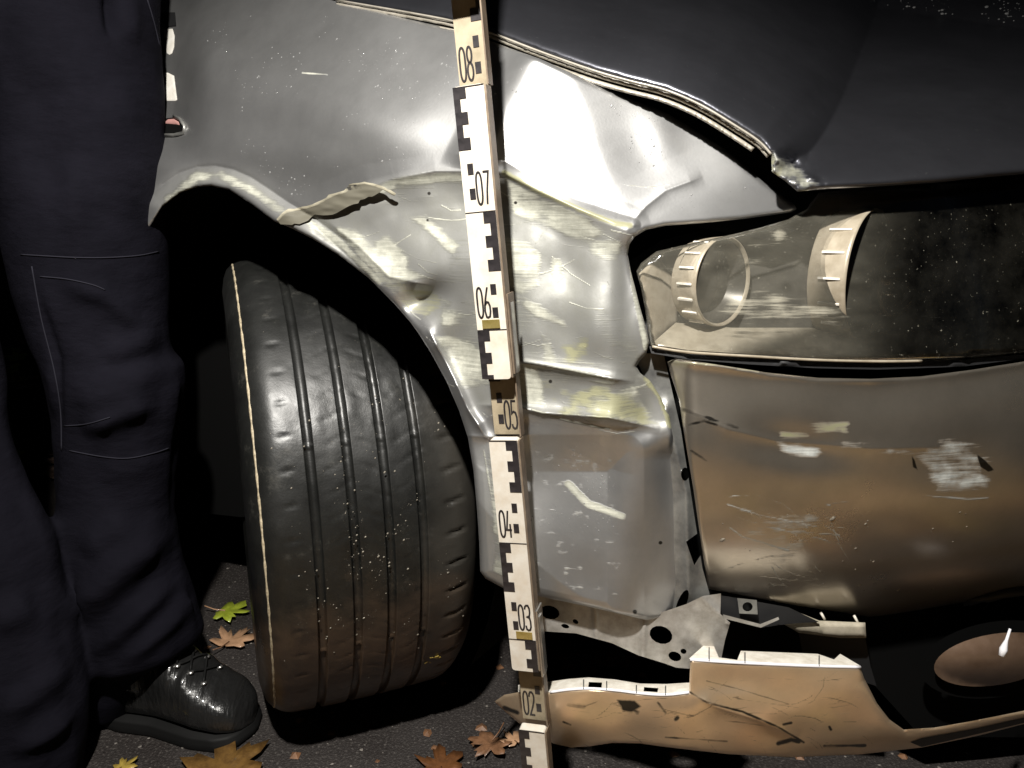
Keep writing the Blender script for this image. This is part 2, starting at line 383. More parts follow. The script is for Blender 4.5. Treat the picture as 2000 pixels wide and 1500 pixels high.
fender_px = WINGTOP + [(1556, 408), (1545, 415), (1450, 428), (1380, 435), (1300, 441), (1262, 449), (1240, 462), (1229, 478), (1226, 497), (1232, 530), (1240, 560), (1250, 600), (1262, 640), (1268, 668), (1263, 690), (1250, 704), (1243, 716), (1250, 728), (1270, 744), (1290, 775), (1307, 812), (1314, 850), (1318, 930), (1324, 1000), (1329, 1090), (1327, 1150), (1316, 1188), (1295, 1207), (1262, 1211), (1150, 1185), (1050, 1164), (985, 1150), (948, 1130)] + ARCH[::-1] + [(240, 560), (215, 300), (215, -40)]
def wear_fender(u, v):
    no = fbm(u / 38, v / 30, 3); nb = fbm(u / 120 + 40, v / 90, 3)
    n3 = fbm(u / 14 + 7, v / 10, 3)
    zone = pmask(u, v, [(585, 428), (720, 366), (850, 334), (985, 340), (1120, 408), (1215, 448), (1228, 560), (1262, 690), (1300, 840), (1060, 810), (930, 800), (860, 660), (800, 560), (700, 500)], 16)
    sc = zone * .30 * sstep(.52, .66, nb)
    for poly, a in (([(700, 378), (770, 346), (850, 336), (940, 338), (940, 360), (850, 358), (780, 366), (740, 385)], .62), ([(640, 436), (700, 450), (790, 520), (850, 545), (760, 552), (700, 510)], .5), ([(585, 432), (640, 440), (720, 520), (735, 545), (690, 510)], .42),
                    ([(985, 345), (1060, 380), (1150, 425), (1190, 455), (1150, 480), (1080, 450), (1000, 420)], .52), ([(800, 425), (830, 420), (870, 455), (900, 480), (885, 500), (840, 460)], .62), ([(980, 455), (1030, 470), (1060, 500), (1055, 560), (1020, 580), (985, 560)], .48), ([(690, 470), (760, 455), (800, 500), (800, 560), (740, 560)], .40),
                    ([(1080, 506), (1092, 508), (1100, 540), (1088, 552), (1078, 530)], .8), ([(1020, 575), (1060, 600), (1100, 625), (1110, 640), (1060, 630), (1020, 600)], .5), ([(1050, 640), (1080, 660), (1090, 720), (1060, 720)], .42), ([(835, 648), (900, 660), (965, 690), (965, 760), (900, 760), (870, 700)], .46),
                    ([(990, 705), (1050, 712), (1065, 760), (1070, 800), (1010, 790), (985, 750)], .58), ([(1070, 720), (1240, 745), (1290, 835), (1100, 815)], .30), ([(950, 870), (985, 870), (1000, 1140), (960, 1120)], .3), ([(850, 560), (900, 600), (930, 640), (860, 640)], .36), ([(1130, 455), (1215, 470), (1215, 520), (1150, 500)], .36)):
        sc = np.maximum(sc, pmask(u, v, poly, 10) * (a + .07 + .6 * (no - .45)))
    rs = np.random.default_rng(3)
    for _ in range(70):                                   # single scratches over the crushed zone, running with the blow
        cx, cy = rs.uniform(640, 1240), rs.uniform(360, 840); a = rs.normal(.12, .35); L = rs.uniform(20, 110)
        P = [(cx + t * L * math.cos(a), cy + t * L * math.sin(a) + 6 * math.sin(3 * t)) for t in (0, .5, 1)]
        m = (np.abs(u - cx) < 120) & (np.abs(v - cy) < 120); d, t, _ = pline(u[m], v[m], P); sc[m] = np.maximum(sc[m], rs.uniform(.3, .62) * np.exp(-(d / 1.8) ** 2))
    lowp = pmask(u, v, [(1020, 860), (1230, 850), (1230, 1200), (1040, 1160)], 30); sc = np.maximum(sc, lowp * (.15 + .5 * (n3 - .45)))  # abrasion speckle that also paints in the brightness of the lit lower panel
    dull = np.maximum(zone * .9, .55 * pmask(u, v, [(935, 860), (1000, 850), (1020, 1150), (940, 1120)], 16))
    lp_, _, _ = pline(u, v, [(322, 392), (350, 356), (385, 344), (420, 343), (470, 352), (510, 378), (560, 420), (640, 470), (720, 530)]); dull = np.maximum(dull, .7 * np.exp(-(lp_ / 20) ** 2))
    for pl, w_, a in (([(1110, 945), (1150, 985), (1215, 1008)], 8, .9), ([(1010, 712), (1110, 722), (1180, 738)], 3, .8), ([(1040, 800), (1110, 822), (1190, 838)], 3, .7), ([(590, 142), (640, 146)], 2, .6), ([(945, 880), (985, 1120)], 3, .5), ([(960, 900), (1000, 1130)], 2, .5)):
        d, t, _ = pline(u, v, pl); sc = np.maximum(sc, a * np.exp(-(d / w_) ** 2))
    ye = .75 * pmask(u, v, [(1045, 740), (1130, 730), (1250, 770), (1285, 830), (1150, 835), (1060, 800)], 18) * (.25 + 1.1 * (no - .25))
    ye = np.maximum(ye, .55 * pmask(u, v, [(1090, 670), (1150, 660), (1170, 720), (1100, 725)], 14) * no * 1.5)
    d, t, _ = pline(u, v, CREASE_TOP[4:]); ye = np.maximum(ye, .62 * np.exp(-(d / 9) ** 2)); d, t, _ = pline(u, v, [(1262, 740), (1290, 775), (1310, 830)]); ye = np.maximum(ye, .6 * np.exp(-(d / 10) ** 2))
    d, t, _ = pline(u, v, [(1230, 480), (1240, 570), (1262, 680)]); sc = np.maximum(sc, .7 * np.exp(-(d / 8) ** 2))
    d, t, _ = pline(u, v, [(600, 432), (660, 470), (740, 550)]); sc = np.maximum(sc, .6 * np.exp(-(d / 10) ** 2))
    lipband, _, _ = pline(u, v, [(330, 390), (385, 345), (430, 342), (490, 372), (560, 420)]); sc = np.maximum(sc, .62 * np.exp(-(lipband / 15) ** 2) * (.3 + no))
    bk = np.zeros(u.shape)
    for cx, cy, r in ((1007, 396, 4), (838, 378, 4), (1075, 745, 4), (835, 430, 3), (1240, 1195, 5), (1290, 1060, 4)):
        bk = np.maximum(bk, np.exp(-((u - cx) ** 2 + (v - cy) ** 2) / r ** 2))
    d, t, _ = pline(u, v, [(800, 560), (850, 600), (862, 615)]); bk = np.maximum(bk, .25 * np.exp(-(d / 14) ** 2))
    ye = np.maximum(ye, .42 * pmask(u, v, [(728, 545), (780, 545), (860, 570), (872, 600), (830, 625), (790, 605)], 10))  # brown reflection in the pocket dent, painted through the yellow channel
    return sc, ye, bk, dull
wF = lambda u, v: solve(u, v, fenderY)
fender = panel('front_wing', fender_px, lambda u, v: wF(u, v) + fend_off(u, v), M['paint'], car, step=10, sub=2, thick=.002, er=9, ed=.006, wear=wear_fender, label='crumpled and scraped front wing')

# torn ragged lip of sheet metal above the arch
top = [(540, 428), (556, 412), (575, 408), (600, 402), (628, 391), (652, 378), (672, 372), (690, 358), (712, 355), (735, 360), (752, 366), (774, 378)]
bot = [(770, 384), (748, 372), (735, 384), (712, 396), (690, 408), (665, 420), (640, 428), (615, 424), (596, 440), (570, 446), (548, 442)]
M['torn'] = paint_mat('torn_metal', silver=(.15, .14, .11), filler=(.13, .12, .09), rough=.5, metal=.3)
bot = [(p[0], p[1] * .82 + .18 * float(np.interp(p[0], [q[0] for q in top], [q[1] for q in top]))) for p in bot]
panel('torn_metal_edge', densify(top + bot, 9, 1.6), lambda u, v: wF(u, v) + fend_off(u, v) - .0035 - .00010 * np.clip(430 - v - (u - 540) * -.25, -60, 60) + (fbm(u / 40, v / 14, 2) - .5) * .006, M['torn'], car, step=6, sub=1, thick=.002, wear=lambda u, v: (.95 * np.exp(-(pline(u, v, top)[0] / 5) ** 2), 0 * u, .9 * (np.hypot((u - 690) / 18, (v - 366) / 6) < 1) * fbm(u / 6, v / 6), .9 + 0 * u))

# hood
hood_px = HOODLINE + [(1508, 336), (1538, 357), (1557, 374), (1615, 369), (1720, 364), (1825, 357), (1930, 346), (2000, 340), (2350, 300), (2350, -300), (500, -300), (560, -30)]
HEDGE = HOODLINE + [(1509, 336), (1557, 374), (1720, 364), (2000, 340), (2360, 300)]
def w_hood(u, v):
    d, t, s = pline(u, v, HEDGE)
    w = wF(u, np.maximum(v, -40)) - .004 + np.clip(-40 - v, 0, 999) * .0012
    w = w + .00055 * np.maximum(0, d - 12) * (d / (d + 30)) + .0000022 * d * d
    cr, _, s2 = pline(u, v, [(1300, -55), (1600, 0), (2000, 58), (2400, 110)]); w = w - .0013 * np.where(s2 < 0, np.minimum(cr, 130), 0) * sstep(1300, 1550, u)
    w = w + dent(u, v, 1545, 325, 26, 26, .012) + ridge(u, v, [(1512, 300), (1540, 335), (1600, 352)], -.005, 8) + ridge(u, v, [(1530, 300), (1570, 345)], .004, 7)
    return w + (fbm(u / 14, v / 14, 2) - .5) * .006 * pmask(u, v, [(1500, 290), (1560, 300), (1620, 370), (1555, 376), (1508, 340)], 12)
def wear_hood(u, v):
    a = pmask(u, v, [(1505, 295), (1540, 310), (1600, 360), (1560, 376), (1510, 340)], 14); d, _, _ = pline(u, v, HEDGE); no = fbm(u / 12, v / 12)
    return a * (.3 + .6 * no), a * .5 * no + .3 * np.exp(-(d / 4) ** 2) * sstep(1300, 1450, u), .9 * np.exp(-((u - 1517) ** 2 + (v - 318) ** 2) / 40)
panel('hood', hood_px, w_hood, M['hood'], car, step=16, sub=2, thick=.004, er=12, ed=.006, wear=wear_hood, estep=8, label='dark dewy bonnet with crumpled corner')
# rubber and metal strip between hood and wing
def strip(name, o0, o1, dw, mt, i0=0, i1=None, rnd=.004, thick=.003):
    H = np.array(smooth_poly(HOODLINE[i0:i1], 6, False)); W_ = np.array(smooth_poly(WINGTOP, 6, False))
    T = np.linspace(0, 1, len(H))[:, None]
    nr = np.zeros_like(H); g = np.gradient(H, axis=0); nr[:, 0] = -g[:, 1]; nr[:, 1] = g[:, 0]; nr /= np.linalg.norm(nr, axis=1)[:, None]
    a = H + nr * o0; b = H + nr * o1
    return panel(name, [tuple(p) for p in a] + [tuple(p) for p in b[::-1]], lambda u, v: wF(u, v) + dw, mt, car, step=7, sub=1, thick=thick, er=5, ed=rnd)
M['seal'] = noisy(mat('seal_strip', (.3, .28, .24), .4, .15, .3), (.24, .22, .18), (.4, .37, .32), 40)
strip('hood_flange', 1, 11, .002, M['seal'], 1, None, .004)
M['sealdark'] = mat('seal_rubber', (.03, .028, .025), .5)
strip('hood_seal', 11, 15, .008, M['sealdark'], 1, 11, .004)
strip('seal_carrier', 15, 25, .005, M['seal'], 1, 11, .004)
he = np.array(smooth_poly(HOODLINE[1:], 6, False)); tube('hood_edge', list(pos(he[:, 0], he[:, 1], wF(he[:, 0], he[:, 1]) - .002)), .0011, M['seal'], car)
panel('engine_bay', [(600, -80), (900, 20), (1160, 100), (1400, 190), (1540, 300), (1640, 330), (1640, 420), (1500, 470), (1240, 420), (1000, 200), (600, 60)], lambda u, v: wF(u, v) + .05, M['blacksoft'], car, step=50, sub=0, thick=.006)

# bumper
bump_px = [(1303, 706), (1320, 700), (1400, 712), (1500, 728), (1600, 738), (1700, 740), (1800, 735), (1900, 722), (2000, 706), (2300, 655), (2300, 1205), (2080, 1211), (1980, 1213), (1900, 1213), (1800, 1211), (1700, 1205), (1650, 1197), (1550, 1182), (1450, 1163), (1382, 1150), (1379, 1120), (1372, 1080), (1365, 1030), (1355, 960), (1345, 900), (1335, 840), (1326, 780), (1311, 735)]
def bump_off(u, v):
    o = ridge(u, v, [(1290, 700), (1500, 727), (1700, 740), (1900, 722), (2200, 675)], -.006, 9, 0)
    o = o + dent(u, v, 1560, 870, 120, 40, .006, 8) + dent(u, v, 1850, 900, 110, 60, .005) + (fbm(u / 260, v / 220, 2) - .5) * .008
    o = o + ridge(u, v, [(1340, 800), (1420, 838), (1520, 862), (1700, 876), (1900, 872)], -.003, 26)
    o = o + .02 * (1 - sstep(1300, 1375, u)) ** 2
    return o
def wear_bump(u, v):
    no = fbm(u / 60, v / 14, 3); n2 = fbm(u / 22, v / 22, 3); sc = np.zeros(u.shape); ye = np.zeros(u.shape); bk = np.zeros(u.shape)
    for poly, a, f in (([(1485, 850), (1600, 870), (1618, 885), (1590, 900), (1540, 888)], .56, 14), ([(1785, 850), (1900, 850), (1940, 900), (1940, 965), (1830, 970), (1780, 900)], .46, 24), ([(1600, 860), (1800, 860), (1800, 900), (1620, 900)], .38, 26), ([(1430, 970), (1640, 1000), (1560, 1120), (1440, 1090)], .34, 30)):
        sc = np.maximum(sc, pmask(u, v, poly, f) * (a + .5 * (no - .5)))
    for pl, w_, a in (([(1420, 985), (1480, 1005), (1600, 1030)], 3, .8), ([(1440, 1010), (1520, 1035), (1640, 1045)], 2.5, .7), ([(1425, 1030), (1450, 1048), (1540, 1075)], 4, .85), ([(1395, 1120), (1450, 1100), (1510, 1085)], 2.5, .7), ([(1480, 1125), (1560, 1135), (1620, 1148)], 2.5, .7), ([(1500, 1145), (1600, 1130), (1650, 1140)], 2.5, .6), ([(1500, 1000), (1560, 1050), (1575, 1080)], 2.5, .6), ([(1520, 960), (1620, 985)], 3, .6), ([(1810, 968), (1890, 975), (1930, 972)], 4, .8), ([(1460, 960), (1530, 985), (1560, 1010)], 2, .6), ([(1400, 1062), (1470, 1040), (1500, 1012)], 2, .5)):
        d, t, _ = pline(u, v, pl); sc = np.maximum(sc, .75 * a * np.exp(-(d / (w_ * .7)) ** 2))
    rs = np.random.default_rng(5)
    for _ in range(46):
        cx, cy = rs.uniform(1420, 1640), rs.uniform(960, 1150); a = rs.normal(.25, .5); L = rs.uniform(20, 90); k = rs.normal(0, .25)
        P = [(cx + t * L * math.cos(a + k * t), cy + t * L * math.sin(a + k * t)) for t in (0, .33, .66, 1)]
        m = (np.abs(u - cx) < 110) & (np.abs(v - cy) < 110); d, t, _ = pline(u[m], v[m], P); sc[m] = np.maximum(sc[m], rs.uniform(.35, .6) * np.exp(-(d / 1.7) ** 2) * np.clip(4 * t * (1 - t) + .3, 0, 1))
    sc = sc * (.75 + .5 * (n2 - .35))
    ye = np.maximum(ye, .5 * pmask(u, v, [(1510, 830), (1660, 822), (1660, 850), (1520, 862)], 12) * no * 1.6)
    d, t, _ = pline(u, v, [(1303, 706), (1400, 712), (1480, 724)]); ye = np.maximum(ye, .5 * np.exp(-(d / 7) ** 2))
    for pl, w_, a in (([(1335, 800), (1370, 812), (1440, 835)], 6, .62), ([(1345, 830), (1375, 822), (1400, 830)], 5, .6), ([(1350, 880), (1380, 900)], 4, .5)):
        d, t, _ = pline(u, v, pl); bk = np.maximum(bk, a * np.exp(-(d / w_) ** 2) * (.5 + n2))
    bk = np.maximum(bk, pmask(u, v, [(1907, 886), (1925, 900), (1942, 918), (1930, 922), (1915, 912)], 3)); bk = np.maximum(bk, pmask(u, v, [(1781, 890), (1787, 900), (1792, 918), (1783, 912)], 3))
    return sc, ye, bk
wB = lambda u, v: solve(u, v, bumperY)
panel('bumper', bump_px, lambda u, v: wB(u, v) + bump_off(u, v), M['bumper'], car, step=11, sub=2, thick=.003, er=8, ed=.005, wear=wear_bump, estep=10, label='scraped bumper torn loose along its lower edge')

# black carrier behind every gap of the front
panel('front_carrier', [(1000, 330), (1230, 420), (1500, 372), (2350, 280), (2350, 1440), (1800, 1440), (1700, 1330), (1360, 1300), (1345, 1220), (1040, 1150)], lambda u, v: wF(u, v) + .13, M['blacksoft'], car, step=60, sub=0, thick=.01)

# ---------------- head lamp
hl = empty('headlight', tuple(pos(1450, 580, .85)), parent=car)
lens_px = [(1243, 530), (1252, 514), (1282, 491), (1360, 473), (1434, 457), (1487, 444), (1541, 428), (1574, 408), (1600, 376), (1720, 362), (2000, 338), (2300, 305), (2300, 650), (2000, 692), (1877, 703), (1713, 708), (1590, 705), (1467, 698), (1344, 690), (1272, 678), (1266, 645), (1260, 604), (1252, 563)]
wL = lambda u, v: solve(u, v, lampY)
M['lens'] = bpy.data.materials.new('lamp_lens'); M['lens'].use_nodes = True; t_ = M['lens'].node_tree; b_ = t_.nodes['Principled BSDF']
nl = N(M['lens']); tr = nl.new('ShaderNodeBsdfTransparent'); gl = nl.new('ShaderNodeBsdfGlossy'); gl.inputs['Roughness'].default_value = .08; df = nl.new('ShaderNodeBsdfDiffuse'); df.inputs['Color'].default_value = (.34, .32, .26, 1)
fr = nl.new('ShaderNodeFresnel'); fr.inputs['IOR'].default_value = 1.45; m1 = nl.new('ShaderNodeMixShader'); m2 = nl.new('ShaderNodeMixShader')
at = nl.new('ShaderNodeAttribute', attribute_name='wear'); sp = nl.new('ShaderNodeSeparateColor'); nl.lk(at.outputs['Color'], sp.inputs[0])
stn = nl.noise(nl.coord((22, 22, 420)), 1, 5, .7); spk = nl.noise(nl.coord(), 330, 2, .5)
kk = nl.math('MULTIPLY', nl.math('SUBTRACT', nl.math('ADD', sp.outputs[0], stn), 1.0), 2.6, True)
kk = nl.math('MAXIMUM', kk, nl.math('MULTIPLY', nl.math('SUBTRACT', spk, .70), 5, True)); kk = nl.math('ADD', kk, nl.math('MULTIPLY', nl.math('SUBTRACT', nl.noise(nl.coord(), 26, 7, .7), .34), .07, True), True); kk = nl.math('ADD', kk, sp.outputs[1], True)
nl.lk(fr.outputs[0], m1.inputs[0]); nl.lk(tr.outputs[0], m1.inputs[1]); nl.lk(gl.outputs[0], m1.inputs[2]); nl.lk(kk, m2.inputs[0]); nl.lk(m1.outputs[0], m2.inputs[1]); nl.lk(df.outputs[0], m2.inputs[2]); nl.lk(m2.outputs[0], t_.nodes['Material Output'].inputs['Surface'])
def wear_lens(u, v):
    no = fbm(u / 40, v / 16, 3); a = pmask(u, v, [(1390, 610), (1420, 570), (1480, 545), (1600, 580), (1700, 600), (1660, 640), (1540, 635), (1430, 640)], 22) * (.3 + .5 * no)
    a = np.maximum(a, .36 * pmask(u, v, [(1650, 590), (1750, 560), (1900, 600), (1880, 640), (1700, 650)], 26)); a = np.maximum(a, .75 * pmask(u, v, [(1245, 530), (1290, 490), (1540, 430), (1570, 450), (1500, 520), (1280, 560)], 20) * no)
    return a, .11 * (1 - sstep(1600, 1800, u)) * (.5 + no), a
panel('lens', lens_px, lambda u, v: wL(u, v), M['lens'], hl, step=16, sub=1, thick=.003, er=10, ed=.006, wear=wear_lens, estep=10)
panel('lamp_housing', [(1215, 520), (1290, 470), (1560, 400), (1600, 360), (2320, 290), (2320, 680), (1700, 716), (1290, 696), (1240, 640)], lambda u, v: wL(u, v) + .085, M['black'], hl, step=40, sub=0, thick=.004)
M['smoke'] = mat('smoked_glass', (.015, .015, .014), .06, 0, 1)
M['bowl'] = noisy(mat('smoked_bowl', (.1, .095, .085), .25, .6), (.05, .048, .043), (.16, .15, .13), 22)
M['beige'] = noisy(mat('lamp_bezel', (.3, .26, .2), .35, .2), (.26, .22, .16), (.42, .37, .29), 60)
AX = np.array([.62, -.76, -.04]); AX /= np.linalg.norm(AX)
def barrel(name, cu, cv, dw, r, depth, mt, ticks, AX, parent=hl, r2=None):
    AX = np.array(AX) / np.linalg.norm(AX)
    c = pos(cu, cv, solve(np.array([cu]), np.array([cv]), lampY)[0] + dw).reshape(3)
    e1 = np.cross(AX, [0, 0, 1]); e1 /= np.linalg.norm(e1); e2 = np.cross(e1, AX); r2 = r2 or r * .94; n_ = 64; rings = []
    for q, rad in ((-depth, r2), (-depth + .002, r2 + .001), (-depth * .5, (r + r2) / 2), (-.003, r), (0, r - .0004), (0, r - .0012), (-.003, r - .003)):
        rings.append([c + AX * q + (e1 * math.cos(2 * math.pi * k / n_) + e2 * math.sin(2 * math.pi * k / n_)) * rad for k in range(n_)])
    V, Fc = loft(rings, False); o = mobj(name, V, Fc, mt, parent); rings = []
    for q, rad in ((-.0032, r - .0031), (-depth * .6, r * .72), (-depth, r * .5)): rings.append([c + AX * q + (e1 * math.cos(2 * math.pi * k / n_) + e2 * math.sin(2 * math.pi * k / n_)) * rad for k in range(n_)])
    V, Fc = loft(rings, False); Fc.append(tuple(range((len(rings) - 1) * n_, len(rings) * n_))); mobj('lamp_bowl', V, Fc, M['smoke'] if r > .05 else M['bowl'], parent)
    if ticks:
        P = []
        for a in ticks:
            a = R_(a); p = c + AX * (-depth * .42) + (e1 * math.cos(a) + e2 * math.sin(a)) * (r * .968 + .0008); ax = np.stack([AX, np.cross(AX, e1 * math.cos(a) + e2 * math.sin(a)), e1 * math.cos(a) + e2 * math.sin(a)], 1)
            V, Fc = box(p, depth * .55, .0018, .0034, ax); mobj('bezel_rib', V, Fc, M['primer'], parent, smooth=False)
    return c, e1, e2
cI, a1, a2 = barrel('indicator_barrel', 1414, 551, .024, .042, .030, M['beige'], [k * 20 for k in range(-3, 4)], (.62, -.78, 0))
cM, b1, b2 = barrel('main_barrel', 1700, 538, .026, .062, .036, M['beige'], [k * 22 for k in range(-2, 3)], (.72, -.69, 0))
def disc(name, c, r, off, dome, mt, parent=hl):
    e1 = np.cross(AX, [0, 0, 1]); e1 /= np.linalg.norm(e1); e2 = np.cross(e1, AX); n_ = 40; rings = []
    for j in range(7):
        q = j / 6; rad = r * math.cos(q * math.pi / 2) + 1e-4; rings.append([c + AX * (off + dome * math.sin(q * math.pi / 2)) + (e1 * math.cos(2 * math.pi * k / n_) + e2 * math.sin(2 * math.pi * k / n_)) * rad for k in range(n_)])
    V, Fc = loft(rings); return mobj(name, V, Fc, mt, parent)
disc('indicator_reflector', cI, .040, -.024, .012, M['bowl'])
disc('projector_lens', cM + np.array([.05, .02, 0]), .042, -.02, .026, M['smoke'])
e1 = np.cross(AX, [0, 0, 1]); e1 /= np.linalg.norm(e1); e2 = np.cross(e1, AX); pc = cM + np.array([.05, .018, 0])
tube('projector_ring', [pc + (e1 * math.cos(t) + e2 * math.sin(t)) * .043 - AX * .012 for t in np.linspace(0, 2 * math.pi, 49)], .0022, M['chrome'], hl)
tp = pos(1741, 398, .80); disc('bulb', np.array(tp), .006, 0, .008, M['chrome'])
V, Fc = box(pos(1785, 492, .81), .02, .008, .018); mobj('lamp_bracket', V, Fc, M['beige'], hl, smooth=False)
# chrome floor and side wall of the lamp
def wfloor(u, v):
    vb = np.interp(u, [1240, 1344, 1467, 1590, 1713, 1877, 2300], [674, 684, 692, 698, 700, 696, 645]); return wL(u, vb) + .005 + (vb - v) * .00065
panel('lower_reflector', [(1272, 672), (1344, 684), (1467, 692), (1590, 698), (1713, 700), (1877, 696), (1990, 684), (1850, 640), (1700, 650), (1690, 640), (1560, 640), (1430, 640), (1320, 630)], wfloor, M['chrome'], hl, step=14, sub=1, thick=.002, er=7, ed=.003)
panel('side_reflector', [(1247, 535), (1285, 500), (1330, 560), (1325, 630), (1310, 640), (1276, 674), (1262, 610)], lambda u, v: wL(u, v) + .012 + (u - 1245) * .0006, M['beige'], hl, step=12, sub=1, thick=.002, er=5, ed=.003)
panel('lamp_wall', [(1300, 500), (1560, 440), (1640, 470), (1640, 640), (1320, 640)], lambda u, v: wL(u, v) + .06, M['bowl'], hl, step=30, sub=0, thick=.002)
panel('lamp_gasket', [(1268, 676), (1344, 689), (1467, 697), (1590, 704), (1713, 707), (1877, 702), (2300, 648), (2300, 662), (1880, 716), (1713, 722), (1590, 719), (1467, 712), (1344, 702), (1272, 690)], lambda u, v: wL(u, v) + .006, M['black'], hl, step=14, sub=0, thick=.01, er=6, ed=.004)

le = np.array(smooth_poly([(1274, 677), (1344, 688), (1467, 696), (1590, 703), (1713, 706), (1800, 705)], 6, False)); tube('lens_glow_edge', list(pos(le[:, 0], le[:, 1], wL(le[:, 0], le[:, 1]) - .001)), .0013, M['beige'], hl)  # pale bead standing in for the glow along the lower lens edge
# ---------------- brackets seen in the gaps
def ell(cx, cy, rx, ry, rot=0, n=14):
    c, s = math.cos(R_(rot)), math.sin(R_(rot)); return [(cx + rx * math.cos(a) * c - ry * math.sin(a) * s, cy + rx * math.cos(a) * s + ry * math.sin(a) * c) for a in np.linspace(0, 2 * math.pi, n, endpoint=False)]
panel('wing_strut', [(1236, 690), (1296, 690), (1330, 840), (1352, 980), (1372, 1110), (1386, 1160), (1372, 1200), (1300, 1215), (1312, 1150), (1314, 1000), (1300, 850), (1270, 760)], lambda u, v: wF(u, v) + .03 + ridge(u, v, [(1300, 800), (1340, 960), (1345, 1160)], -.012, 18, 0), M['strut'], car, step=9, sub=1, thick=.003, holes=[ell(1338, 926, 8, 13), [(1340, 1058), (1362, 1042), (1371, 1080), (1356, 1104)], ell(1332, 1178, 9, 28, 22)])
panel('wing_bracket', [(1040, 1150), (1150, 1170), (1280, 1200), (1340, 1180), (1373, 1164), (1408, 1159), (1407, 1199), (1426, 1216), (1416, 1250), (1408, 1290), (1345, 1306), (1321, 1304), (1296, 1295), (1247, 1280), (1195, 1256), (1125, 1237), (1048, 1232)], lambda u, v: wF(u, v) + .018 + ridge(u, v, [(1160, 1170), (1165, 1250)], -.004, 4, 0) + ridge(u, v, [(1258, 1200), (1256, 1290)], -.005, 5, 0) + ridge(u, v, [(1370, 1165), (1424, 1218)], -.006, 6, 0), M['bracket'], car, step=10, sub=1, thick=.003, holes=[ell(1074, 1196, 19, 13, 15), ell(1104, 1223, 8, 4, 15), ell(1124, 1214, 6, 4, 30), ell(1291, 1240, 23, 17, 20), ell(1318, 1282, 13, 9, 20), ell(1335, 1272, 6, 5, 20)])
cb = empty('bumper_clip', tuple(pos(1455, 1190, .83)), parent=car)
panel('clip_plate', [(1405, 1162), (1540, 1186), (1600, 1215), (1545, 1218), (1485, 1226), (1410, 1202)], lambda u, v: wF(u, v) + .05, M['black'], cb, step=14, sub=0, thick=.004)
panel('clip_socket', [(1440, 1168), (1478, 1172), (1480, 1200), (1444, 1198)], lambda u, v: wF(u, v) + .04, M['strut'], cb, step=8, sub=0, thick=.008, holes=[ell(1460, 1185, 10, 9)])
panel('clip_ledge', [(1412, 1200), (1485, 1219), (1520, 1205), (1522, 1210), (1486, 1226), (1410, 1207)], lambda u, v: wF(u, v) + .036, M['bracket'], cb, step=8, sub=0, thick=.006)
panel('crash_beam', [(1508, 1184), (1560, 1196), (1600, 1212), (1690, 1216), (1692, 1246), (1640, 1246), (1560, 1236), (1508, 1206)], lambda u, v: wF(u, v) + .055, M['foam'], car, step=12, sub=1, thick=.03, er=8, ed=.008)
panel('beam_support', [(1560, 1236), (1690, 1244), (1700, 1300), (1712, 1340), (1680, 1330), (1570, 1290)], lambda u, v: wF(u, v) + .085, M['black'], car, step=16, sub=0, thick=.02)
for a, b in (((1603, 1196), (1611, 1210)), ((1668, 1202), (1676, 1217))):
    tube('clip_pin', [pos(*a, .80), pos(*b, .80)], .0014, M['primer'], car)

# ---------------- torn lower skirt
EDGE = [(1012, 1352), (1075, 1352), (1110, 1347), (1150, 1345), (1200, 1348), (1250, 1354), (1300, 1357), (1346, 1352), (1348, 1288), (1420, 1293), (1524, 1298), (1600, 1301), (1680, 1303)]
skirt_px = [(966, 1370), (985, 1357)] + EDGE + [(1688, 1325), (1713, 1374), (1737, 1405), (1765, 1425), (1825, 1421), (1895, 1409), (2000, 1388), (2300, 1310), (2300, 1345), (2000, 1414), (1910, 1437), (1800, 1460), (1685, 1473), (1545, 1479), (1422, 1473), (1300, 1459), (1250, 1452), (1195, 1451), (1150, 1458), (1115, 1460), (1080, 1452), (1013, 1412), (988, 1391)]
def sk_off(u, v):
    o = (fbm(u / 190, v / 90, 2) - .5) * .012 + ridge(u, v, [(1346, 1355), (1400, 1380), (1480, 1405), (1560, 1440)], -.005, 14) + dent(u, v, 1110, 1400, 60, 40, -.008) + dent(u, v, 1430, 1330, 60, 30, .005)
    o = o + .03 * (1 - sstep(960, 1075, u)) ** 1.5 + ridge(u, v, [(1690, 1330), (1740, 1408), (1770, 1430), (1900, 1412), (2200, 1340)], .005, 10, 0)
    return o
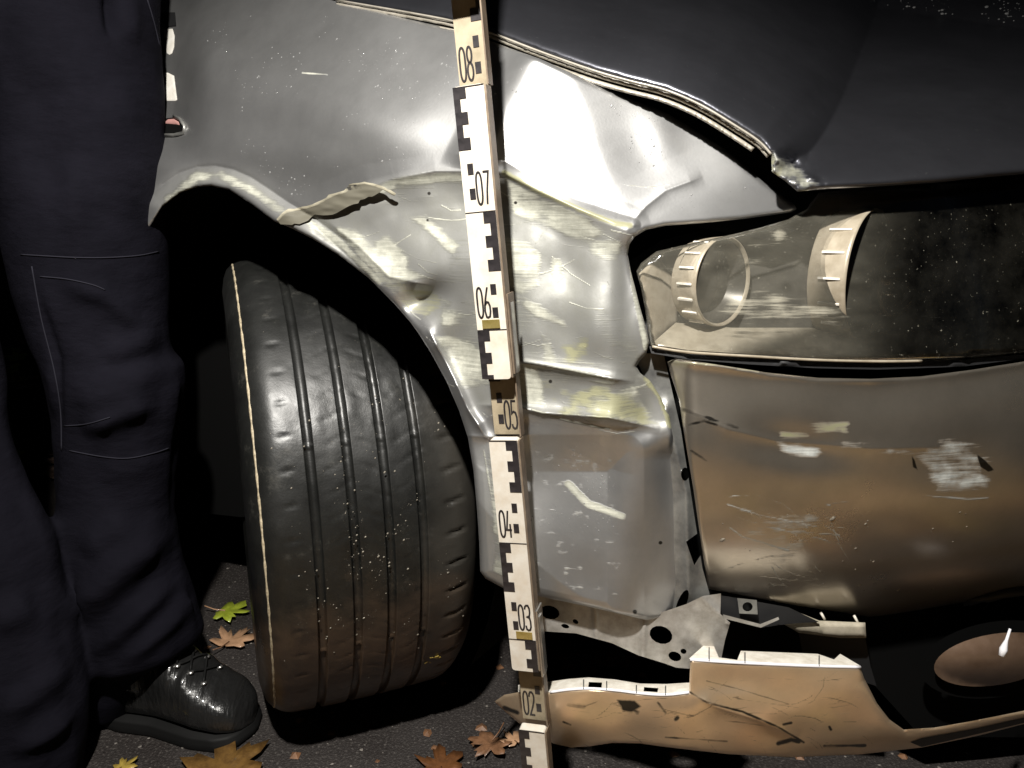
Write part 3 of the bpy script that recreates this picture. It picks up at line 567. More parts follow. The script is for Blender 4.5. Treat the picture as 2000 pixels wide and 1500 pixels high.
def wear_sk(u, v):
    no = fbm(u / 50, v / 12, 3); n2 = fbm(u / 20, v / 20, 3); bk = np.zeros(u.shape)
    for pl, w_, a in (([(1348, 1352), (1380, 1372), (1450, 1390), (1520, 1420), (1570, 1450)], 3.5, .75), ([(1380, 1330), (1440, 1345), (1540, 1375)], 2.5, .55), ([(1390, 1360), (1420, 1330), (1470, 1330)], 2, .45), ([(1520, 1452), (1545, 1445), (1560, 1448)], 6, .9), ([(1610, 1457), (1690, 1456)], 4, .8), ([(1300, 1440), (1420, 1448)], 3, .6), ([(1440, 1365), (1560, 1382)], 2, .5), ([(1530, 1415), (1545, 1412)], 4, .8), ([(1560, 1370), (1680, 1362)], 2, .45), ([(1390, 1380), (1440, 1400)], 2, .45), ([(1225, 1375), (1245, 1392)], 6, .7), ([(1110, 1377), (1140, 1380)], 8, .55), ([(1285, 1372), (1300, 1392)], 4, .7), ([(1100, 1410), (1115, 1416)], 3, .7), ([(1320, 1405), (1323, 1402)], 5, .9), ([(985, 1383), (1010, 1392)], 6, .9), ([(1620, 1420), (1623, 1425)], 4, .8), ([(1500, 1325), (1640, 1330)], 2, .4), ([(1600, 1395), (1700, 1380)], 2, .4)):
        d, t, _ = pline(u, v, pl); bk = np.maximum(bk, a * np.exp(-(d / w_) ** 2) * (.6 + .6 * n2))
    bk = np.maximum(bk, .8 * pmask(u, v, [(1205, 1367), (1240, 1366), (1252, 1380), (1235, 1392), (1215, 1388)], 5) * (.4 + n2))
    rs = np.random.default_rng(8)
    for _ in range(110):
        x0 = rs.uniform(1090, 1720); y0 = rs.uniform(1330 if x0 > 1350 else 1370, 1450); a = rs.normal(.12, .28); L = rs.uniform(15, 120); k = rs.normal(0, .3); P = [(x0 + t * L * math.cos(a + k * t), y0 + t * L * math.sin(a + k * t)) for t in (0, .33, .66, 1)]
        m = (np.abs(u - x0) < 130) & (np.abs(v - y0) < 110); d, t, _ = pline(u[m], v[m], P); bk[m] = np.maximum(bk[m], rs.uniform(.25, .55) * np.exp(-(d / rs.uniform(1.3, 2.6)) ** 2) * np.clip(4 * t * (1 - t) + .2, 0, 1))
    sc = .3 * no * pmask(u, v, [(1360, 1330), (1700, 1330), (1720, 1440), (1380, 1450)], 30)
    return sc, 0 * u, bk
wS = lambda u, v: solve(u, v, skirtY)
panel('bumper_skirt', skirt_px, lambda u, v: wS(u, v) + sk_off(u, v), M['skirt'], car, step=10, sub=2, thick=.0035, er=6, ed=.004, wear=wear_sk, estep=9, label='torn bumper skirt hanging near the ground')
eu = np.array([p[0] for p in EDGE]); ev = np.array([p[1] for p in EDGE])
def shelf(name, up, holes=()):
    lo = [p for p in EDGE if up[0][0] - 3 <= p[0] <= up[-1][0] + 3]
    if name == 'mounting_flange': lo = EDGE[8:]
    else: lo = EDGE[:8]
    lu = [p[0] for p in lo]; lv = [p[1] for p in lo]
    def wf(u, v):
        vb = np.interp(u, lu, lv); return wS(u, vb) + sk_off(u, vb) + .0005 + np.clip(vb - v, 0, 60) * .0016
    return panel(name, lo + up[::-1], wf, M['primer'], car, step=8, sub=1, thick=.002, holes=holes, er=3, ed=.002, estep=8)
shelf('upper_flange', [(1012, 1338), (1040, 1332), (1075, 1331), (1110, 1326), (1150, 1323), (1200, 1327), (1250, 1335), (1300, 1336), (1348, 1333)], holes=[[(1150, 1332), (1176, 1333), (1175, 1343), (1149, 1342)], [(1258, 1342), (1286, 1344), (1284, 1352), (1257, 1350)]])
shelf('mounting_flange', [(1346, 1286), (1374, 1261), (1394, 1261), (1404, 1284), (1440, 1289), (1447, 1271), (1524, 1274), (1597, 1277), (1629, 1288), (1641, 1277), (1680, 1300)])
E3 = lambda pts, dw: [pos(p[0], p[1], float(wS(np.array([p[0]]), np.array([p[1]]))[0] + sk_off(np.array([float(p[0])]), np.array([float(p[1])]))[0] + dw)) for p in pts]
M['edge'] = mat('bright_edge', (.75, .74, .78), .35)
tube('flange_edge', E3(smooth_poly(EDGE[8:], 5, False), .001), .0016, M['edge'], car)
tube('flange_edge', E3(smooth_poly(EDGE[1:8], 4, False), .001), .0014, M['edge'], car)
for x0, vt in ((1140, 1327), (1185, 1330), (1243, 1338), (1300, 1339), (1385, 1264), (1455, 1274), (1600, 1280)):
    lo = EDGE[8:] if x0 > 1348 else EDGE[:8]; vb = float(np.interp(x0, [p[0] for p in lo], [p[1] for p in lo])); b0 = E3([(x0, vb)], 0)[0]; wb = (b0 - CAM) @ cF
    tube('flange_rib', [pos(x0, vb - 1 - q * (vb - vt - 2), wb + q * (vb - vt) * .0016 - .0006) for q in np.linspace(0, 1, 4)], .0007, M['strut'], car, n=5)
# fog lamp deep in the dark opening, cable, hanging tie
fog = empty('fog_lamp', tuple(pos(1930, 1290, .95)), parent=car)
M['fog'] = noisy(mat('fog_glass', (.12, .085, .06), .35, 0, .4), (.10, .062, .04), (.15, .10, .07), 40, .2)
fo = ell(1945, 1288, 122, 50, -9, 40)
panel('fog_glass', fo, lambda u, v: wF(u, v) + .07 - .02 * np.clip(1 - ((u - 1945) / 122) ** 2 - ((v - 1288) / 52) ** 2, 0, 1), M['fog'], fog, step=14, sub=1, thick=.004)
panel('fog_bezel', ell(1945, 1288, 150, 74, -9, 40), lambda u, v: wF(u, v) + .085, M['blacksoft'], fog, step=18, sub=0, thick=.01, holes=[ell(1945, 1288, 116, 46, -9, 30)])
E4 = lambda pts, dw: [pos(p[0], p[1], float(wB(np.array([float(p[0])]), np.array([float(p[1])]))[0] + bump_off(np.array([float(p[0])]), np.array([float(p[1])]))[0] + dw)) for p in pts]
tube('loose_cable', E4(smooth_poly([(1780, 1208), (1830, 1198), (1875, 1182), (1905, 1170), (1935, 1162), (1975, 1153), (2060, 1146), (2150, 1150)], 5, False), -.004), [.001] * 4 + [.0022] * 4 + [.0035] * 5 + [.0055] * 5 + [.0075] * 6 + [.008] * 12, M['black'], car)
tube('loose_cable', E4(smooth_poly([(1845, 1197), (1860, 1206), (1900, 1200), (1960, 1195), (2080, 1180)], 5, False), -.003), .0018, M['black'], car)
tube('hanging_strap', [pos(1973, 1228, .76), pos(1966, 1250, .76), pos(1960, 1268, .76), pos(1956, 1281, .76)], [.0012, .0016, .004, .003], M['edge'], car)
panel('skirt_slot', [(1778, 1450), (1800, 1442), (1900, 1424), (2000, 1402), (2300, 1336), (2300, 1342), (2000, 1412), (1900, 1436), (1800, 1459)], lambda u, v: wS(u, v) + sk_off(u, v) - .0012, M['black'], car, step=10, sub=0, thick=.001)

# ---------------- wing rear edge: gap strip, two white patches, side marker socket
M['white'] = noisy(mat('patch_white', (.75, .72, .66), .5), (.66, .62, .55), (.82, .8, .76), 80, .2)
for pl in ([(321, 57), (337, 56), (341, 70), (340, 92), (336, 104), (331, 107), (326, 104), (323, 88), (325, 75), (320, 72)], [(320, 141), (328, 142), (340, 148), (342, 165), (346, 195), (342, 197), (323, 197), (321, 176), (323, 164), (320, 158)]):
    panel('white_patch', pl, lambda u, v: wF(u, v) + fend_off(u, v) - .002, M['white'], car, step=6, sub=1, thick=.003, er=4, ed=.0015, estep=5)
panel('hinge_cover', [(313, 24), (342, 24), (344, 50), (316, 52)], lambda u, v: wF(u, v) + fend_off(u, v) - .003, M['black'], car, step=8, sub=0, thick=.004)
mk = empty('side_marker', tuple(pos(335, 248, 1.15)), parent=car)
panel('marker_recess', [(314, 252), (316, 238), (325, 231), (340, 229), (352, 235), (359, 248), (358, 258), (345, 263), (316, 266)], lambda u, v: wF(u, v) + fend_off(u, v) - .0012, M['blacksoft'], mk, step=6, sub=0, thick=.001)
M['pink'] = mat('pink_primer', (.42, .22, .20), .5)
panel('marker_lamp', [(319, 241), (328, 233), (340, 232), (349, 238), (351, 244), (336, 242)], lambda u, v: wF(u, v) + fend_off(u, v) - .003, M['pink'], mk, step=5, sub=1, thick=.003, er=3, ed=.002)
tube('marker_rim', [p for p in pos(*np.array([(314, 264), (340, 264), (358, 259), (361, 247), (352, 233), (340, 227)]).T, wF(*np.array([(314, 264), (340, 264), (358, 259), (361, 247), (352, 233), (340, 227.)]).T) + fend_off(*np.array([(314, 264), (340, 264), (358, 259), (361, 247), (352, 233), (340, 227.)]).T) - .003)], .0022, M['strut'], mk)
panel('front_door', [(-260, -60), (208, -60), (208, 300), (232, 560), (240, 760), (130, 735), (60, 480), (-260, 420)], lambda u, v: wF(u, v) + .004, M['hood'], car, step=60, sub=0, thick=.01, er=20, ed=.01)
panel('sill', [(120, 740), (244, 766), (250, 850), (130, 830)], lambda u, v: wF(u, v) + .03, M['black'], car, step=60, sub=0, thick=.02)

# ---------------- wheel well
ac = np.array([-.36, .275, .37]); din = np.array([.53, .848, 0]); dal = np.array([.848, -.53, 0])
rings = []
for q in (.012, .12, .26, .40):
    rings.append([ac + din * q + dal * .40 * math.cos(a) + np.array([0, 0, .385 * math.sin(a)]) for a in np.linspace(R_(-25), R_(188), 44)])
V = [p for r in rings for p in r]; n_ = 44; Fc = [(i * n_ + k, i * n_ + k + 1, (i + 1) * n_ + k + 1, (i + 1) * n_ + k) for i in range(3) for k in range(n_ - 1)]
Fc.append(tuple(range(3 * n_, 4 * n_)))
mobj('wheel_arch_liner', V, Fc, M['blacksoft'], car)
V, Fc = box((.55, 1.75, .27), 1.5, 2.0, .06, np.array([[.848, .53, 0], [-.53, .848, 0], [0, 0, 1]])); mobj('underbody', V, Fc, M['blacksoft'], car, smooth=False)

panel('arch_black_sheet', [(240, 540), (600, 540), (600, 1000), (470, 1010), (240, 985)], lambda u, v: wF(u, v) + .36, M['blacksoft'], car, step=60, sub=0, thick=.01)  # black sheet added behind the wheel to keep the arch dark
# ---------------- wheel
WC = np.array([-.272, .425, .321]); head = np.array([.37, -.929, 0]); head /= np.linalg.norm(head)
out = np.array([head[1], -head[0], 0])                        # outer face, to the left of the picture
if out[0] > 0: out = -out
tilt = R_(-0.3); upv = np.array([0, 0, 1.0]); axis = out * math.cos(tilt) + upv * math.sin(tilt) * -1 * -1
axis = out * math.cos(tilt) + upv * math.sin(tilt); axis /= np.linalg.norm(axis); up2 = np.cross(head, axis); up2 *= np.sign(up2[2]); up2 /= np.linalg.norm(up2)
wheel = empty('wheel', tuple(WC), parent=car)
HW = .118; WS = 1.10; prof = []
for s, r in ((-.100, .200), (-.112, .225), (-.1195, .255), (-.121, .275), (-.118, .292)): prof.append((s, r))
gro = [(-.114 + .228 * (1 - f)) for f in (.25, .41, .565, .72)]
ss = set(np.round(np.linspace(-.114, .114, 60), 5)); ss = {q for q in ss if min(abs(q - g) for g in gro) > .0062}
for g in gro: ss |= {round(g + k, 5) for k in (-.0058, -.0050, -.0044, -.0036, 0, .0036, .0044, .0050, .0058)}
for q in sorted(ss):
    a = abs(q) / .114; prof.append((q, .3265 - .0045 * a ** 2 - .0185 * max(0, (a - .72) / .28) ** 2.4))
prof += [(.118, .292), (.121, .275), (.1195, .255), (.112, .225), (.100, .200)]
prof = np.array(prof); NS = 720; th = np.arange(NS) / NS * 2 * math.pi
Sg = np.repeat(prof[:, 0][None], NS, 0); Rg = np.repeat(prof[:, 1][None], NS, 0); Tg = np.repeat(th[:, None], len(prof), 1)
tread = (np.abs(Sg) < .113)
twi = np.zeros_like(Sg)
for g in gro:
    k = np.clip((.0046 - np.abs(Sg - g)) / .0008, 0, 1); bar = ((np.abs(((Tg - R_(-21)) / R_(45) + .5) % 1 - .5) * R_(45)) < .006)
    Rg -= tread * k * np.where(bar, .0042, .0062)
for lo, hi, ph in ((-.098, -.074, 0), (.072, .086, .5)):         # short slits of the shoulders
    c = ((Tg / (2 * math.pi) * 54 + ph + (Sg - lo) * 6) % 1); w_ = np.clip(1 - np.abs(c - .5) * 2 * (2 * math.pi * .32 / 54) / 2 / .0026, 0, 1)
    m = np.clip((Sg - lo) / .004, 0, 1) * np.clip((hi - Sg) / .004, 0, 1); Rg -= (.0013 if lo > 0 else .0042) * np.sqrt(w_) * m
for lo, hi, sl in ((-.058, -.028, 22), (-.020, .008, -22), (.016, .044, 20)):   # fine sipes on the ribs
    c = ((Tg / (2 * math.pi) * 76 + (Sg - lo) * sl) % 1); w_ = np.clip(1 - np.abs(c - .5) * 2 * (2 * math.pi * .32 / 76) / 2 / .0017, 0, 1)
    Rg -= .0010 * w_ * ((Sg > lo) & (Sg < hi))
Rg -= .0012 * tread * (fbm(Tg * 14, Sg * 90, 3) - .5)
def wpt(s, r, t): return WC + (s * WS)[..., None] * axis + (r * np.cos(t))[..., None] * head + (r * np.sin(t))[..., None] * up2
V = wpt(Sg, Rg, Tg).reshape(-1, 3); K = len(prof)
Fc = [(i * K + k, i * K + k + 1, ((i + 1) % NS) * K + k + 1, ((i + 1) % NS) * K + k) for i in range(NS) for k in range(K - 1)]
M['tyre'] = mat('tyre_rubber', (.02, .02, .02), .5, 0, .0, Specular_IOR_Level=.5); n = N(M['tyre'])
f1 = n.noise(n.coord(), 30, 8, .75); f2 = n.noise(n.coord(), 7, 6, .6); f3 = n.noise(n.coord(), 350, 2)
at = n.new('ShaderNodeAttribute', attribute_name='wear'); sp = n.new('ShaderNodeSeparateColor'); n.lk(at.outputs['Color'], sp.inputs[0])
c = n.ramp(f1, [(.3, (.0045, .0046, .0044)), (.58, (.0095, .0098, .009)), (.78, (.05, .048, .042))])
mud_reflect = n.math('MULTIPLY', n.math('SUBTRACT', n.math('ADD', sp.outputs[0], n.math('MULTIPLY', f1, .5)), .34), .95, True)  # mud together with the ground's brown reflection, painted on the lower tread
dst = n.math('MULTIPLY', n.math('SUBTRACT', n.math('ADD', sp.outputs[1], n.math('MULTIPLY', f2, .7)), .70), 1.2, True); c = n.mix(dst, c, (.042, .038, .032))
n.lk(n.mix(mud_reflect, c, (.095, .058, .034)), n.b.inputs['Base Color']); n.lk(n.ramp(f2, [(.35, .27), (.65, .52)]), n.b.inputs['Roughness']); n.bump(n.math('ADD', f1, n.math('MULTIPLY', f3, .4)), .3, .0009)
zr = V[:, 2]; uu, vv, _ = proj(V); W = np.zeros((len(V), 3)); W[:, 0] = np.clip(sstep(1090, 1330, vv + 160 * (fbm(uu / 70, vv / 50, 4) - .5) + (uu - 750) * .10) * .75, 0, 1)
W[:, 1] = np.clip(sstep(760, 900, uu + 60 * (fbm(uu / 40, vv / 90, 3) - .5)) * .8 + .3 * fbm(uu / 50, vv / 120, 3), 0, 1)
tyre = mobj('tyre', V, Fc, M['tyre'], wheel, origin=WC, wear=W, label='worn wet tyre with lower tread browned by mud and painted ground reflection')
# pale worn line round the outer shoulder
tp = np.linspace(0, 2 * math.pi, 240, endpoint=False); r0 = .3115
P = wpt(np.full(240, .1065), np.full(240, r0), tp); Vr = []; Fr = []
for i in range(240):
    o_ = (P[i] - WC); o_ = o_ - axis * (o_ @ axis); o_ /= np.linalg.norm(o_)
    for a in range(6): Vr.append(P[i] + (axis * math.cos(a * 1.047) + o_ * math.sin(a * 1.047)) * (.0019 + .0004 * math.sin(i * 2.1)))
for i in range(240):
    for a in range(6): Fr.append((i * 6 + a, i * 6 + (a + 1) % 6, ((i + 1) % 240) * 6 + (a + 1) % 6, ((i + 1) % 240) * 6 + a))
mobj('worn_cord_line', Vr, Fr, noisy(mat('pale_cord', (.4, .33, .22), .6), (.2, .16, .1), (.55, .47, .33), 300), wheel, origin=WC)
rp = [(.098, .206), (.092, .200), (.06, .19), (.05, .12), (.07, .05), (.07, .001)]
rings = [[WC + axis * s + (head * math.cos(t) + up2 * math.sin(t)) * r for t in np.linspace(0, 2 * math.pi, 48, endpoint=False)] for s, r in rp]
V, Fc = loft(rings); mobj('rim', V, Fc, M['strut'], wheel, origin=WC)
rings = [[WC - axis * s + (head * math.cos(t) + up2 * math.sin(t)) * r for t in np.linspace(0, 2 * math.pi, 48, endpoint=False)] for s, r in rp]
V, Fc = loft(rings); mobj('rim', V, Fc, M['black'], wheel, origin=WC)

# ---------------- drops and grit
def blobs(name, pts, rad, nrm, mt, parent, kind='stuff', flat=.5):
    V = []; Fc = []
    for p, r, nn in zip(pts, rad, nrm):
        p = Vector(p); nn = Vector(nn).normalized(); a = nn.orthogonal().normalized(); b = nn.cross(a); s = len(V); st = 1 + .6 * random.random()
        for j, (rr, h) in enumerate(((1, 0), (.78, .6))):
            for k in range(6):
                t = k * 1.047; V.append(p + (a * math.cos(t) * st + b * math.sin(t)) * r * rr + nn * r * h * flat)
        V.append(p + nn * r * flat)
        for k in range(6): Fc += [(s + k, s + (k + 1) % 6, s + 6 + (k + 1) % 6, s + 6 + k), (s + 6 + k, s + 6 + (k + 1) % 6, s + 12)]
    return mobj(name, V, Fc, mt, parent, kind=kind)
M['drop'] = mat('water_drop', (.2, .2, .2), .05, .0, 1)
M['grit'] = noisy(mat('grit', (.4, .37, .3), .4, 0, .5), (.04, .032, .022), (.30, .27, .22), 260)
def surf_drops(n, poly, wf, rmin, rmax, name, mt, flat=.5):
    A = np.array(poly); lo, hi = A.min(0), A.max(0); U_ = rng.uniform(lo[0], hi[0], n * 9); V_ = rng.uniform(lo[1], hi[1], n * 9); m = inpoly(U_, V_, poly) & (fbm(U_ / 70, V_ / 60, 2) + rng.normal(0, .06, len(U_)) > .54); U_, V_ = U_[m][:n], V_[m][:n]
    e = 2.0; p = pos(U_, V_, wf(U_, V_)); px = pos(U_ + e, V_, wf(U_ + e, V_)); py = pos(U_, V_ + e, wf(U_, V_ + e)); nr = np.cross(py - p, px - p); nr[(nr[:, 1] > 0)] *= -1
    return blobs(name, p, rng.uniform(rmin, rmax, len(p)) * rng.random(len(p)) ** 2 + .00025, nr, mt, car, flat=flat)
wFF = lambda u, v: wF(u, v) + fend_off(u, v)
surf_drops(300, [(390, 30), (640, 30), (1080, 140), (960, 320), (780, 330), (560, 400), (470, 300)], wFF, .0003, .0012, 'water_drops', M['drop'])
surf_drops(60, [(1180, 180), (1300, 240), (1500, 400), (1300, 420), (1250, 340)], wFF, .0003, .0011, 'water_drops', M['drop'])
surf_drops(170, [(940, 860), (1200, 860), (1210, 1150), (1050, 1150)], wFF, .0002, .0006, 'water_drops', M['drop'])
surf_drops(70, [(1620, 0), (2000, 0), (2000, 50)], w_hood, .0008, .003, 'water_drops', M['drop'])
surf_drops(40, [(1380, 1000), (1900, 1000), (1900, 1180), (1400, 1120)], lambda u, v: wB(u, v) + bump_off(u, v), .0005, .0022, 'dried_drops', M['grit'])
# grit on the tread
gt = rng.uniform(R_(-75), R_(50), 6000); gs = rng.normal(.0, .06, 6000).clip(-.105, .105); dens = np.exp(-((gt - R_(2)) / R_(22)) ** 2); keep = (rng.random(6000) < (.15 + .85 * dens)) & (fbm(gt * 9, gs * 70, 3) + rng.normal(0, .05, 6000) > .52); gt, gs = gt[keep], gs[keep]
gr = np.interp(gs, prof[:, 0], prof[:, 1]); gp = wpt(gs, gr, gt); gn = (np.cos(gt)[:, None] * head + np.sin(gt)[:, None] * up2)
blobs('wet_grit', gp, rng.random(len(gp)) ** 7 * .0011 + .00013, gn, M['grit'], wheel, flat=.8)

# ------------------------------------------------------------------ measuring staff
staff = empty('measuring_staff', (.0387, 0, 0), 'folding white measuring staff with black scale standing against the car', 'measuring staff')
lean = math.atan(.0912); phi = R_(17)
sz = np.array([-math.sin(lean), 0, math.cos(lean)]); sx0 = np.array([math.cos(phi), -math.sin(phi), 0]); sx = sx0 - sz * (sx0 @ sz); sx /= np.linalg.norm(sx); sy = np.cross(sz, sx)
SO = np.array([.0387, 0, 0]); SAX = np.stack([sx, sy, sz], 1); SW = .0268; STH = .010
def sp_(x, y, z): return SO + sx * x + sy * y + sz * (z / math.cos(lean))
M['staffw'] = noisy(mat('staff_white', (.62, .58, .50), .5, 0, .05), (.52, .45, .36), (.66, .63, .57), 45)
M['staffs'] = noisy(mat('staff_side', (.16, .12, .08), .5), (.10, .07, .05), (.22, .17, .12), 50)
M['stafft'] = noisy(mat('staff_tang_shaded', (.3, .25, .17), .5), (.20, .165, .11), (.36, .30, .21), 45)  # darker tan holds the shadow that the link above casts on the tang
M['ink'] = noisy(mat('staff_ink', (.012, .011, .012), .4), (.008, .007, .008), (.03, .026, .028), 90)
M['brass'] = noisy(mat('brass_tab', (.55, .42, .12), .35, .7), (.35, .27, .06), (.62, .5, .2), 60)
M['steel'] = noisy(mat('hinge_steel', (.6, .6, .6), .3, .9), (.4, .39, .37), (.7, .69, .67), 60)
def slab(name, x0, x1, z0, z1, y0, y1, mt, parent, rc=0):
    pts = []
    if rc:
        for cx, cz, a0 in ((x1 - rc, z1 - rc, 0), (x0 + rc, z1 - rc, 90), (x0 + rc, z0 + rc, 180), (x1 - rc, z0 + rc, 270)):
            for k in range(4): a = R_(a0 + 30 * k); pts.append((cx + rc * math.cos(a), cz + rc * math.sin(a)))
    else: pts = [(x1, z1), (x0, z1), (x0, z0), (x1, z0)]
    n_ = len(pts); V = [sp_(x, y0, z) for x, z in pts] + [sp_(x, y1, z) for x, z in pts]
    Fc = [tuple(range(n_)), tuple(range(n_, 2 * n_))[::-1]] + [(k, k + n_, (k + 1) % n_ + n_, (k + 1) % n_) for k in range(n_)]
    return mobj(name, V, Fc, mt, parent, smooth=False)
DIG = {'0': [[(.5 + .5 * math.sin(a), 0.5 + .5 * math.copysign(abs(math.cos(a)) ** .55, math.cos(a))) for a in np.linspace(0, 2 * math.pi, 28)]],
       '2': [[(0, .8), (.08, .93), (.3, 1), (.6, 1), (.88, .92), (1, .78), (.95, .62), (.6, .35), (.2, .12), (0, 0), (1, 0)]],
       '3': [[(0, .85), (.1, .95), (.35, 1), (.7, 1), (.95, .88), (.98, .72), (.85, .58), (.45, .54), (.85, .5), (1, .35), (1, .15), (.8, .02), (.4, 0), (.1, .05), (0, .18)]],
       '4': [[(.45, 1), (0, .28), (1, .28)], [(.72, .5), (.72, 0)]],
       '5': [[(.95, 1), (.12, 1), (.05, .55), (.4, .62), (.8, .58), (1, .4), (1, .18), (.8, .02), (.4, 0), (.1, .05), (0, .16)]],
       '6': [[(.75, 1), (.3, .65), (.05, .4), (0, .2), (.2, .02), (.5, 0), (.85, .04), (1, .2), (.98, .38), (.75, .5), (.4, .52), (.1, .42)]],
       '7': [[(0, 1), (1, 1), (.55, .4), (.4, 0)]],
       '8': [[(.5 + .42 * math.sin(a), .765 + .235 * math.cos(a)) for a in np.linspace(0, 2 * math.pi, 22)], [(.5 + .5 * math.sin(a), .265 + .265 * math.cos(a)) for a in np.linspace(0, 2 * math.pi, 22)]],
       '9': [[(.25, 0), (.8, .4), (1, .7), (.9, .95), (.5, 1), (.1, .95), (0, .75), (.1, .55), (.5, .48), (.95, .6)]], '1': [[(.1, .75), (.6, 1), (.6, 0)]]}
def digit(ch, x0, z0, w, h, y, parent, th=.0016):
    parts = []
    for st in DIG[ch]:
        P = [np.array((x0 + a * w, z0 + b * h)) for a, b in st]; closed = np.hypot(*(P[0] - P[-1])) < 1e-6; L = []; Rr = []
        for i in range(len(P)):
            a = P[i - 1] if i else (P[-2] if closed else P[0]); b = P[i + 1] if i < len(P) - 1 else (P[1] if closed else P[-1])
            t0 = P[i] - a; t1 = b - P[i]; t0 = t0 / (np.hypot(*t0) + 1e-9); t1 = t1 / (np.hypot(*t1) + 1e-9); t = t0 + t1; t = t / (np.hypot(*t) + 1e-9); nn = np.array((-t[1], t[0]))
            k = th / 2 / max(.5, abs(t @ (t0 if np.hypot(*t0) > .5 else t1))); L.append(P[i] + nn * k); Rr.append(P[i] - nn * k)
        V = []; n_ = len(P)
        for Q in (L, Rr): V += [sp_(q[0], y, q[1]) for q in Q]
        for Q in (L, Rr): V += [sp_(q[0], y + .0004, q[1]) for q in Q]
        Fc = []
        for i in range(n_ - 1): Fc += [(i, i + 1, n_ + i + 1, n_ + i), (2 * n_ + i, 3 * n_ + i, 3 * n_ + i + 1, 2 * n_ + i + 1), (i, 2 * n_ + i, 2 * n_ + i + 1, i + 1), (n_ + i, n_ + i + 1, 3 * n_ + i + 1, 3 * n_ + i)]
        parts.append((V, Fc))
    V, Fc = join(parts); return mobj('digit', V, Fc, M['ink'], parent, smooth=False)
H2 = SW / 2
links = [(0, .2, .2), (.266, .5, .5), (.556, .8, .8), (.868, 1.1, 1.1)]
lk = []
for z0, z1, _ in links:
    L_ = empty('staff_link', tuple(sp_(0, 0, z0)), parent=staff)
    slab('body', -H2, H2, z0, z1, -STH / 2, STH / 2, M['staffw'], L_, .003)
    slab('side_rail', H2 + .0001, H2 + .0016, z0 + .001, z1 - .001, -STH / 2 + .001, STH / 2 + .004, M['staffs'], L_)
    if z1 < 1:
        slab('tang', -H2 + .0005, H2, z1 + .0004, z1 + .095, STH / 2 + .006, STH / 2 + .010, M['stafft'], L_)
        slab('tang_rail', H2 + .0001, H2 + .0014, z1 + .0004, z1 + .12, STH / 2 - .001, STH / 2 + .0105, M['staffs'], L_)
    lk.append((z0, z1, L_))
def face_y(z):
    for z0, z1, L_ in lk:
        if z0 <= z <= z1: return -STH / 2 - .0005, L_
    for z0, z1, L_ in lk:
        if z1 < z < z1 + .09: return STH / 2 + .0055, L_
    return -STH / 2 - .0005, lk[-1][2]
def mark(name, x0, x1, z0, z1):
    a, La = face_y(z0 + 1e-4); b, Lb = face_y(z1 - 1e-4)
    if a == b and La == Lb: slab(name, x0, x1, z0, z1, a, a + .0004, M['ink'], La)
    else:
        zc = [q for q in [l[0] for l in lk] + [l[1] for l in lk] if z0 < q < z1][0]
        if zc - z0 > .001: slab(name, x0, x1, z0, zc - .0005, a, a + .0004, M['ink'], La)
        if z1 - zc > .001: slab(name, x0, x1, zc + .0005, z1, b, b + .0004, M['ink'], Lb)
for dm in range(0, 10):
    zt = (dm + 1) / 10; left = dm % 2 == 1                        # which side carries the comb in the decimetre below zt
    f = (lambda a, b: (-H2 + a * SW, -H2 + b * SW)) if left else (lambda a, b: (H2 - b * SW, H2 - a * SW))
    for cm in (0, 2, 4): x0, x1 = f(.0, .41); mark('comb_tooth', x0, x1, zt - (cm + 1) / 100 + .0004, zt - cm / 100 - (.0008 if cm == 0 else 0))
    for cm in (1, 3): x0, x1 = f(.0, .21); mark('comb_back', x0, x1, zt - (cm + 1) / 100, zt - cm / 100 + .0004)
    for cm in (6, 8): x0, x1 = f(.22, .41); mark('square_mark', x0, x1, zt - (cm + 1) / 100 + .0006, zt - cm / 100 - .0006)
    y, L_ = face_y(dm / 10 + .004)
    if dm / 10 in (.2, .5, .8): y, L_ = face_y(dm / 10 + .01)
    if dm >= 1:
        mark('scale_line', -H2, H2, dm / 10 - .0003, dm / 10 + .0003) if dm not in (2, 5, 8) else mark('scale_line', -H2, H2, dm / 10 - .0012, dm / 10 - .0004)
        xs = (-H2 + .46 * SW, -H2 + .70 * SW) if left else (-H2 + .10 * SW, -H2 + .34 * SW)
        for ch, x in zip('0%d' % dm, xs):
            z0d = dm / 10 + .006
            if dm in (3, 6): z0d = dm / 10 + .011
            digit(ch, x, z0d, .0048, .026, y, L_)
for zb in (.600, .300):
    y, L_ = face_y(zb + .004)
    x0 = -H2 + .2 * SW if zb > .5 else -H2 + .3 * SW
    slab('brass_tab', x0, x0 + .6 * SW, zb + .0015, zb + .009, y - .0006, y - .0001, M['brass'], L_)
    slab('hinge_plate', H2 + .0018, H2 + .0034, zb - .040, zb + .03, -STH / 2 + .002, STH / 2 + .009, M['steel'] if zb < .5 else M['staffs'], L_)
    slab('hinge_edge', H2 + .0035, H2 + .0042, zb - .040, zb + .022, -STH / 2 + .006, STH / 2 + .004, M['steel'], L_)

